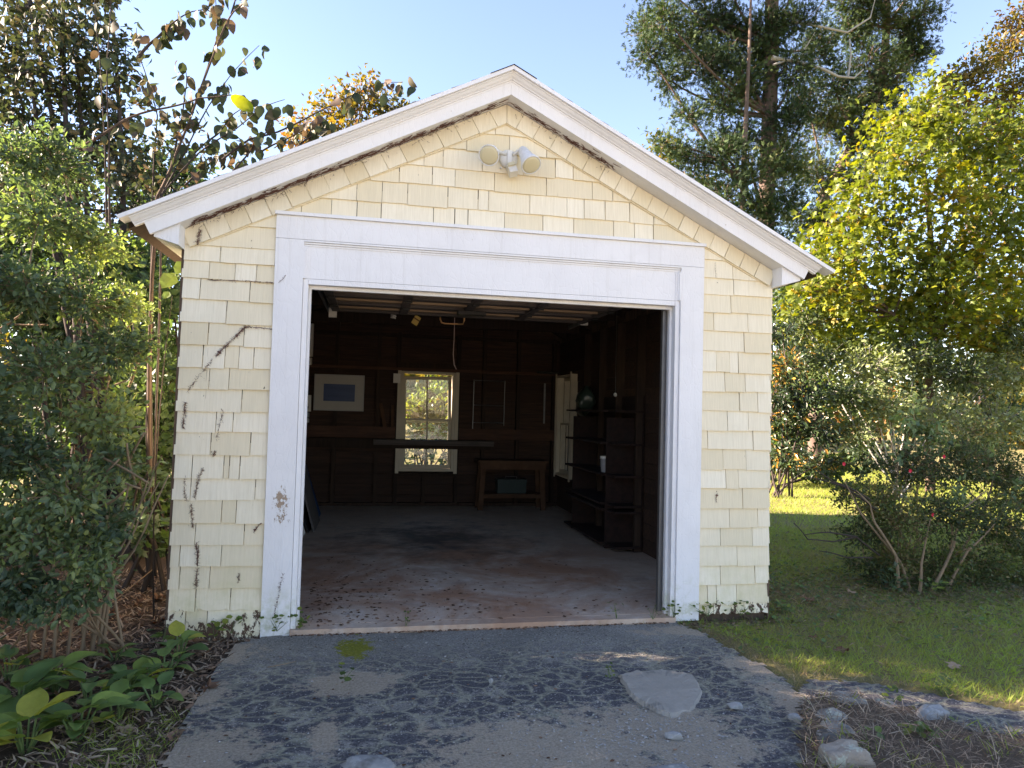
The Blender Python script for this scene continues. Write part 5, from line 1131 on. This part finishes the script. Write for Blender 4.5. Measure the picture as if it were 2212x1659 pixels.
scatter('lawn_litter', 26000, 2.2, 8.0, -1.2, 3.0, lambda x, y: on_lawn(x, y) & (rng.random(len(x)) < .12+.75*np.exp(-((y-.35)/.6)**2)), lambda x, y: zlawn(x, y)+rng.uniform(.004, .035, len(x)), (.015, .06), .09, lambda x, y, k: rng.random(k)*.75, LF_STRAW, 'diamond', .12, 'dry clippings lying in the shaded grass', 'straw')
scatter('ground_cover', 17000, 2.4, 8.0, -.7, 3.4, lambda x, y: on_lawn(x, y) & (rng.random(len(x)) < .15+.85*np.exp(-((y-.7)/.75)**2)), lambda x, y: zlawn(x, y)+rng.uniform(.005, .03, len(x)), (.018, .045), .75, lambda x, y, k: rng.random(k)**.8, LF_COVER, 'oval', .08, 'low leafy ground cover under the azalea', 'ground cover')
scatter('straw_mat', 16000, 1.9, 5.6, -2.4, -1.0, lambda x, y: in_bed(x, y), lambda x, y: -.03+.03*np.clip(noise2(x, y, 3), -1, 1)+rng.uniform(0, .03, len(x)), (.03, .11), .035, lambda x, y, k: rng.random(k), LF_STRAW, 'blade', .10, 'dry straw and clippings on the stone edged bed', 'straw')
scatter('bed_grass', 4200, 1.9, 5.6, -2.4, -1.0, lambda x, y: in_bed(x, y) & (noise2(x, y, 4) > .05), lambda x, y: -.03+.0*x, (.03, .08), .07, lambda x, y, k: .55+rng.normal(0, .2, k), LF_GRASS, 'blade', .45, 'thin grass growing through the stone edged bed', 'grass')
scatter('edge_straw', 20000, -1.8, 6, -2.3, .0, lambda x, y: (edge(x, y) | in_drive(x+.12, y)) & ~in_drive(x, y) & ~in_path(x, y) & ((x > XR) | (y < -.03)), lambda x, y: np.where(x > 1, zlawn(x, y), zsoil(x, y))+rng.uniform(0, .012, len(x)), (.02, .07), .04, lambda x, y, k: rng.random(k), LF_STRAW, 'blade', .06, 'dry grass clippings along the edges of the paving', 'straw')
on_soil = lambda x, y: ~jit(in_drive, .03)(x, y) & ((x < -.77) | (y < -.02)) & (x < .1)
scatter('leaf_litter', 30000, -4.2, .1, -2.6, 1.8, on_soil, lambda x, y: zsoil(x, y)+rng.uniform(0, .02, len(x)), (.02, .075), .16, lambda x, y, k: rng.random(k)**1.2, LF_STRAW, 'blade', .07, 'brown leaf litter covering the soil left of the drive', 'leaf litter')
scatter('litter_leaves', 2600, -4.2, .1, -2.6, 1.8, on_soil, lambda x, y: zsoil(x, y)+rng.uniform(0, .015, len(x)), (.03, .07), .7, lambda x, y, k: rng.random(k), DEB, 'maple', .08, 'crumpled small dead leaves on the soil', 'leaf litter')
q0 = at(300, 1610, z=zg)
scatter('soil_grass', 1500, q0[0]-.5, q0[0]+.3, q0[1]-.35, q0[1]+.25, lambda x, y: on_soil(x, y) & (rng.random(len(x)) < np.exp(-((x-q0[0])/.25)**2)), zsoil, (.04, .10), .03, lambda x, y, k: .7+rng.normal(0, .2, k), LF_GRASS, 'blade', .35, 'wispy grass patch beside the hostas', 'grass')

# ---- hostas
LF_HOSTA = m_leaf('hosta_leaf', [(0, (.08, .15, .055)), (.5, (.15, .245, .07)), (.85, (.24, .34, .075)), (1, (.40, .40, .07))],   .35, (1.3, 1.3, .5), .55, .25)
def hosta_protos():
    out = []
    for c, bend in ((.1, .3), (.35, .5), (.55, .75), (.8, .55), (1.0, .4)):
        n, m = 9, 7; V = []
        for j in range(n):
            u = j/(n-1); w_ = .33*(math.sin(math.pi*(.04+.96*u)**.72))**.75 if 0 < j < n-1 else .02
            for k in range(m):
                s_ = -1+2*k/(m-1); V.append((u, s_*w_, .16*abs(s_)**1.5*w_*2+.010*math.cos(s_*9.5)-bend*.5*u*u+.015*math.sin(u*9+s_*3)))
        F = [(j*m+k, (j+1)*m+k, (j+1)*m+k+1, j*m+k+1) for j in range(n-1) for k in range(m-1)]
        o = raw_mesh('leaf', V, F, LF_HOSTA, None, np.full(len(V), c)); out.append(o.data); bpy.data.objects.remove(o)
    return out
HP = hosta_protos(); ST = plain('hosta_stalk', (.10, .15, .05), .5)
hr = np.random.default_rng(5)
hostas = [(35, 1555, 9, .19, 'largest hosta at the lower left corner'), (115, 1500, 8, .16, 'upright green hosta clump above the corner hosta'), (55, 1630, 9, .19, 'yellowing hosta at the bottom left edge'), (165, 1600, 8, .16, 'broad hosta between the bottom edge and the soil grass'), (195, 1525, 6, .15, 'tall hosta with one upright folded leaf'),
          (250, 1560, 5, .13, 'small hosta near the wispy grass patch'), (300, 1485, 6, .12, 'light green hosta in the middle of the hosta bed'), (335, 1525, 5, .12, 'hosta closest to the drive edge'), (270, 1500, 5, .12, 'dull green hosta behind the middle one'), (385, 1425, 5, .14, 'hosta with two tall leaves nearest the garage corner'), (355, 1460, 6, .11, 'low hosta below the one nearest the garage'), (20, 1470, 5, .15, 'hosta at the left edge under the hedge'), (250, 1430, 4, .10, 'little hosta among fallen leaves')]
for px, py, k, L_, lab in hostas:
    k, L_ = k+3, L_*.84
    c = at(px, py, z=zg); t = empty('hosta_plant', c, lab, 'hosta', 'hostas in the lower left corner')
    for i in range(k):
        a = i*2.4+hr.uniform(-.5, .5); el = hr.uniform(.25, 1.1); ht = hr.uniform(.05, .14)*L_/.14; out = hr.uniform(.02, .07)
        b0 = np.array([math.cos(a)*.015, math.sin(a)*.015, 0]); b1 = np.array([math.cos(a)*out, math.sin(a)*out, ht])
        MB().tube([tuple(c+q) for q in bez(b0, b1, (0, 0, .01), 5)], np.linspace(.006, .004, 5), 6, False).build('stalk', ST, t, True)
        d = unit(np.array([math.cos(a), math.sin(a), el-.25])); s_ = unit(np.cross(np.array([0, 0, 1.0]), d)); s_ = unit(s_+hr.normal(0, .15, 3)); u = np.cross(d, s_); Ln = L_*hr.uniform(.75, 1.2); m = Matrix.Identity(4)
        for q in range(3): m[q][0], m[q][1], m[q][2], m[q][3] = d[q]*Ln, s_[q]*Ln, u[q]*Ln, b1[q]
        o = bpy.data.objects.new('leaf', HP[hr.choice(5, p=[.2, .3, .28, .17, .05]) if 'yellow' not in lab else hr.choice([2, 3, 4])]); COL.objects.link(o); o.parent = t; o.matrix_local = m

# ---- fallen leaves, sticks
def dead_protos():
    out = []
    for c in (.45, .7, .9):
        T, F = LT['maple']; V = T.copy(); V[:, 2] += hr.normal(0, .09, len(V))+.12*np.abs(V[:, 1]); o = raw_mesh('fallen_leaf', V, F, DEB, None, np.full(len(V), c), False); out.append(o.data); bpy.data.objects.remove(o)
    return out
DP = dead_protos()
USED = set()
def fallen(p, L_, label, group):
    ci = int(hr.integers(3)); label = label % (('small ' if L_ < .085 else 'large ' if L_ > .112 else '')+('dark brown', 'tan', 'pale tan')[ci])
    if label in USED: return
    USED.add(label)
    o = bpy.data.objects.new('fallen_leaf', DP[ci]); COL.objects.link(o); o.location = p; o.rotation_euler = (hr.normal(0, .25), hr.normal(0, .25), hr.uniform(0, 6.28)); o.scale = (L_, L_, L_); tag(o, label, 'leaf', group)
for px, py in [(hr.uniform(90, 470), hr.uniform(1290, 1640)) for _ in range(90)]:
    p = at(px, py, z=zg+.02)
    if not in_drive(np.array([p[0]]), np.array([p[1]]))[0] and (p[0] < -.78 or p[1] < -.05): fallen(p, hr.uniform(.07, .13), '%s fallen leaf '+('among the hosta leaves' if py > 1440 and px < 390 else 'beside the left edge of the drive' if px > 400 else 'close under the privet hedge' if px < 230 else 'in the shade between hedge and garage' if py < 1370 else 'on the open soil above the hostas'), 'fallen leaves on the soil')
for px, py in ((1718, 1293), (1740, 1298), (1850, 1283), (1880, 1297), (1755, 1370), (1835, 1402), (2070, 1432), (2190, 1285), (1990, 1300), (1930, 1345), (1680, 1380), (2110, 1500)): fallen(at(px, py, z=-.015), hr.uniform(.06, .11), '%s fallen leaf on the grass '+('near the garage corner' if px < 1770 else 'below the azalea' if py < 1310 else 'in front of the azalea near the path'), 'fallen leaves on the grass')
for i, (a, b, r, lab) in enumerate((((150, 1375), (330, 1230), .006, 'long bent stick leaning out of the hedge foot'), ((60, 1420), (190, 1345), .007, 'cut branch lying under the hedge'), ((210, 1440), (400, 1405), .004, 'thin dry stick lying across the fallen leaves'), ((120, 1480), (300, 1450), .005, 'dark stick lying behind the hostas'), ((0, 1500), (140, 1455), .006, 'dark stick at the left edge behind the hostas'), ((578, 1441), (640, 1428), .003, 'small tan twig lying on the drive'), ((400, 1500), (440, 1495), .003, 'short pale twig at the left drive edge'), ((250, 1395), (330, 1388), .003, 'pale straight twig on the soil'))):
    P_ = bez(at(*a, z=zg+.03), at(*b, z=(zg+.03 if i else .15)), hr.normal(0, .03, 3)*(1, 1, .2), 8); o = MB().tube(P_, np.linspace(r, r*.5, 8), 6).build('fallen_stick', BK_TAN if i in (0, 1, 5, 6, 7) else BK_BROWN, None, True); tag(o, lab, 'stick', 'sticks on the ground')

# ---- stones
def stone(px, py, w_, h_, mat, label, zc=-.06, name='edging_stone', dp=.75, seed=0, flat=False, group='stones edging the bed'):
    r_ = np.random.default_rng(seed); c = at(px, py, z=zc+.02)-np.array([0, 0, .008]); s = dist(c)/FPX; rx, rz = w_*s/2, h_*s*.62; ry_ = rx*dp; ph = r_.uniform(0, 6.28, 9); PN = unit(r_.normal(0, 1, (9, 3))); PD = r_.uniform(.62, .85, 9); n, m = 20, 12; V = []
    for j in range(m+1):
        th = math.pi*j/m
        for k in range(n):
            a = 2*math.pi*k/n; v = np.array([math.sin(th)*math.cos(a), math.sin(th)*math.sin(a), math.cos(th)]); v = np.sign(v)*np.abs(v)**.75
            q = 1+.10*math.sin(2*v[0]*2+ph[0])+.09*math.sin(3*v[1]*2+ph[1])+.07*math.sin(5*v[0]+4*v[2]+ph[2])+.05*math.sin(9*v[1]+ph[3]+5*v[2])+.035*math.sin(14*v[0]+9*v[1]+ph[4])
            v = v*q
            for nv, dv in zip(PN, PD):
                e = v @ nv-dv
                if e > 0: v = v-nv*e*.85
            V.append(c+(v+.025*np.sin(v[[1, 2, 0]]*17+ph[5:8]))*np.array([rx, ry_, rz]))
    F = [(j*n+k, (j+1)*n+k, (j+1)*n+(k+1) % n, j*n+(k+1) % n) for j in range(m) for k in range(n)]
    o = obj(name, V, F, mat, None, True); tag(o, label, 'stone', group)
SG = m_stone('grey_lichen_stone', (.17, .165, .15), (.36, .35, .31)); SB = m_stone('brown_granite', (.20, .16, .12), (.42, .36, .29)); SD = m_stone('dark_stone', (.07, .068, .06), (.20, .19, .17), (.55, .56, .52)); SF = m_stone('flat_grey_stone', (.17, .17, .165), (.29, .29, .28), (.33, .33, .31)); SP = m_stone('pale_flat_stone', (.22, .22, .21), (.36, .36, .345), (.40, .40, .38))
stone(1823, 1514, 104, 36, SG, 'flat topped edging stone with pale lichen at the path corner', seed=1)
stone(1800, 1552, 84, 46, SG, 'rounded grey edging stone second from the path corner', seed=2)
stone(1806, 1577, 88, 36, SG, 'half buried grey edging stone between the rounded and the dark one', seed=3)
stone(1800, 1603, 84, 52, SD, 'dark edging stone with white lichen spots', seed=4)
stone(1815, 1648, 118, 70, SB, 'big brown granite edging stone at the bottom edge', seed=5)
stone(1915, 1522, 48, 20, SG, 'small grey stone poking out of the straw by the path', seed=6)
stone(2008, 1543, 84, 34, SP, 'smooth grey stone at the far edge of the bed beside the path', seed=7)
stone(794, 1650, 130, 26, SF, 'flat pale stone set in the drive at the bottom edge', -.045, 'flat_stone', .5, 8, group='flat stones in the drive')
stone(1448, 1666, 110, 20, SF, 'flat pale stone at the bottom edge right of the middle', -.045, 'flat_stone', .5, 9, group='flat stones in the drive')
stone(1456, 1586, 38, 16, SP, 'loose grey stone lying on the broken paving', -.035, 'loose_stone', .8, 10, group='loose stones on the drive')
stone(1060, 1468, 13, 9, SP, 'white pebble alone near the middle of the drive', -.033, 'loose_stone', .8, 11, group='loose stones on the drive')
stone(1718, 1548, 36, 18, SP, 'pale broken stone left of the edging stones', -.035, 'loose_stone', .8, 12, group='loose stones on the drive')
stone(1590, 1520, 34, 12, SP, 'small grey rubble piece right of the broken slab', -.033, 'loose_stone', .8, 13, group='loose stones on the drive')
def slab():
    P_ = [at(px, py, z=-.02) for px, py in ((1334, 1456), (1372, 1446), (1440, 1440), (1500, 1452), (1520, 1490), (1500, 1530), (1455, 1545), (1420, 1536), (1400, 1524), (1378, 1514), (1362, 1498), (1350, 1480))]
    Q = []
    for i in range(len(P_)):
        a, b = P_[i], P_[(i+1) % len(P_)]
        for k in range(6): Q.append(a+(b-a)*k/6+hr.normal(0, .004, 3)*(1, 1, 0))
    n = len(Q); c = np.mean(Q, 0); V = [q+np.array([0, 0, -.024+.010*(q[0] < c[0])]) for q in Q]+[c+(q-c)*.93+np.array([0, 0, -.005+.008*(q[0] < c[0])+.002*hr.normal()]) for q in Q]+[c+(q-c)*.5+np.array([0, 0, -.001]) for q in Q]+[c+np.array([0, 0, 0.0])]
    F = [(i, (i+1) % n, (i+1) % n+n, i+n) for i in range(n)]+[(i+n, (i+1) % n+n, (i+1) % n+2*n, i+2*n) for i in range(n)]+[(i+2*n, (i+1) % n+2*n, 3*n) for i in range(n)]
    o = obj('broken_slab', V, F, m_stone('patch_concrete', (.19, .17, .14), (.42, .385, .33), (.30, .275, .23)), None, False); tag(o, 'cracked grey concrete patch lying in the drive', 'slab')
slab()
def pebbles(name, n, area, size, mat, label):
    X = area(n); X = X[in_drive(X[:, 0], X[:, 1])]; n = len(X); O = np.array([(1,0,0), (-1,0,0), (0,1,0), (0,-1,0), (0,0,1), (0,0,-1)], float); F = np.array([(0,2,4), (2,1,4), (1,3,4), (3,0,4), (2,0,5), (1,2,5), (3,1,5), (0,3,5)])
    S = size[0]+(size[1]-size[0])*rng.random(n)**3; r3 = rng.uniform(.55, 1.2, (n, 6, 1)); a = rng.uniform(0, 6.28, n)
    V = O[None]*r3*S[:, None, None]*np.array([1, .8, .55]); ca, sa = np.cos(a)[:, None], np.sin(a)[:, None]
    V = np.stack([V[..., 0]*ca-V[..., 1]*sa, V[..., 0]*sa+V[..., 1]*ca, V[..., 2]], -1)+np.stack([X[:, 0], X[:, 1], zdrive(X[:, 0], X[:, 1])+S*.25], -1)[:, None]
    o = raw_mesh(name, V.reshape(-1, 3), (F[None]+(np.arange(n)*6)[:, None, None]).reshape(-1, 3), mat, smooth=False); tag(o, label, 'gravel', kind='stuff')
def pa(n):
    X = np.stack([rng.uniform(-1.3, 3.0, n), rng.uniform(-2.2, -.06, n)], -1)
    for k, (px, py, f, s) in enumerate(((1410, 1560, .22, .16), (1250, 1600, .2, .22), (1480, 1600, .15, .18))):
        c = at(px, py, z=-.035); m = slice(int(n*.18*k), int(n*.18*(k+1))); X[m] = c[:2]+rng.normal(0, s, (len(X[m]), 2))
    return X
pebbles('gravel', 3600, pa, (.0015, .0095), plain('pale_gravel', (.33, .315, .29), .9, var=.35, scale=60), 'loose pale gravel scattered over the drive')
crumbs('drive_litter', 260, lambda n: (lambda X: X[in_drive(X[:, 0], X[:, 1])])(np.stack([rng.uniform(-1.3, 2.9, n*3), rng.uniform(-2.2, -.02, n*3)], -1))[:n] if True else None, zdrive, (.004, .012), DEB, 'tiny dead leaf bits scattered over the drive', 'leaf litter')

# ---- weeds along the walls
WL = m_leaf('weed_leaf', [(0, (.05, .09, .03)), (.6, (.11, .17, .04)), (1, (.22, .26, .05))], .4, (1.3, 1.3, .5))
def weed(px, py, y, r_, n, size, label, kind='oval', ratio=.7, mat=WL, h=.1):
    c = at(px, py, y=y); c[2] = max(-.05, min(c[2], 0)); t = empty('weed_plant', c, label, 'weed', 'weeds along the garage')
    for i in range(max(2, n//4)): MB().tube(bez(c, c+np.array([hr.normal(0, r_*.5), hr.normal(0, r_*.3), h*hr.uniform(.5, 1)]), hr.normal(0, .01, 3), 5), np.linspace(.002, .001, 5), 5, False).build('stem', ST, t)
    for i in range(n):
        p = c+np.array([hr.normal(0, r_*.5), hr.normal(0, r_*.3), hr.uniform(.01, h)]); leaves('leaf', p[None], unit(np.array([[hr.normal(), hr.normal()-.5, hr.uniform(-.2, .5)]])), np.array([[hr.normal(0, .3), -.5, .9]]), np.array([size*hr.uniform(.7, 1.3)]), np.array([size*ratio*hr.uniform(.7, 1.2)]), np.array([hr.random()]), mat, t, kind)
weed(598, 1362, -.06, .07, 16, .035, 'bright weed at the foot of the left door casing'); weed(648, 1338, -.02, .05, 14, .035, 'trefoil weed just inside the left door jamb', h=.14); weed(500, 1368, -.06, .06, 8, .05, 'dark broad leaved weed under the left pier'); weed(463, 1376, -.08, .04, 6, .045, 'light green weed under the left pier'); weed(352, 1388, -.12, .05, 7, .06, 'three leaved weed at the left garage corner')
weed(1455, 1326, -.05, .07, 16, .03, 'yellow green weed at the foot of the right door casing', h=.12); weed(1332, 1332, -.03, .05, 12, .028, 'small weed on the threshold near the right jamb', 'blade', .2); weed(1410, 1338, -.05, .06, 14, .03, 'grassy tuft on the threshold by the right jamb', 'blade', .12); weed(877, 1344, -.05, .03, 10, .02, 'yellowish moss tuft on the threshold left of the middle'); weed(745, 1468, -.9, .05, 7, .04, 'low green weed growing in the drive'); weed(1318, 1465, -.95, .03, 10, .02, 'mossy tuft in the slab crack')
weed(1530, 1326, -.05, .10, 22, .03, 'leafy weeds under the right pier'); weed(1600, 1326, -.05, .10, 22, .035, 'dark leafy weeds at the right pier corner'); weed(1690, 1330, .1, .10, 20, .04, 'green weeds outside the right garage corner'); weed(1930, 1260, .45, .12, 22, .06, 'maple seedling at the foot of the azalea', 'maple', 1.0, LF_DARK, .2); weed(2030, 1540, -1.3, .08, 16, .04, 'fresh green weed beside the smooth grey stone'); weed(1925, 1560, -1.4, .08, 14, .035, 'small pale weed in the middle of the straw bed'); weed(2020, 1270, .4, .1, 14, .05, 'light green weed below the azalea stems'); weed(1990, 1640, -1.75, .12, 18, .045, 'weeds at the bottom edge of the straw bed', h=.08); weed(1880, 1650, -1.8, .05, 6, .05, 'two leaved weed beside the big granite stone')

def thr(n): return np.stack([rng.uniform(-.02, 2.42, n), -.05+rng.normal(0, .012, n)], -1)
crumbs('threshold_litter', 500, thr, lambda x, y: -.034, (.004, .016), DEB, 'dark leaf crumbs caught along the door threshold', 'leaf litter')
def und(n):
    x = np.concatenate([rng.uniform(-.8, -.02, n//2), rng.uniform(2.46, 3.2, n-n//2)]); return np.stack([x, -.05-np.abs(rng.normal(0, .03, n))], -1)
crumbs('wall_foot_litter', 360, und, lambda x, y: -.045, (.005, .016), DEB, 'dead leaf bits heaped along the foot of the front wall', 'leaf litter')
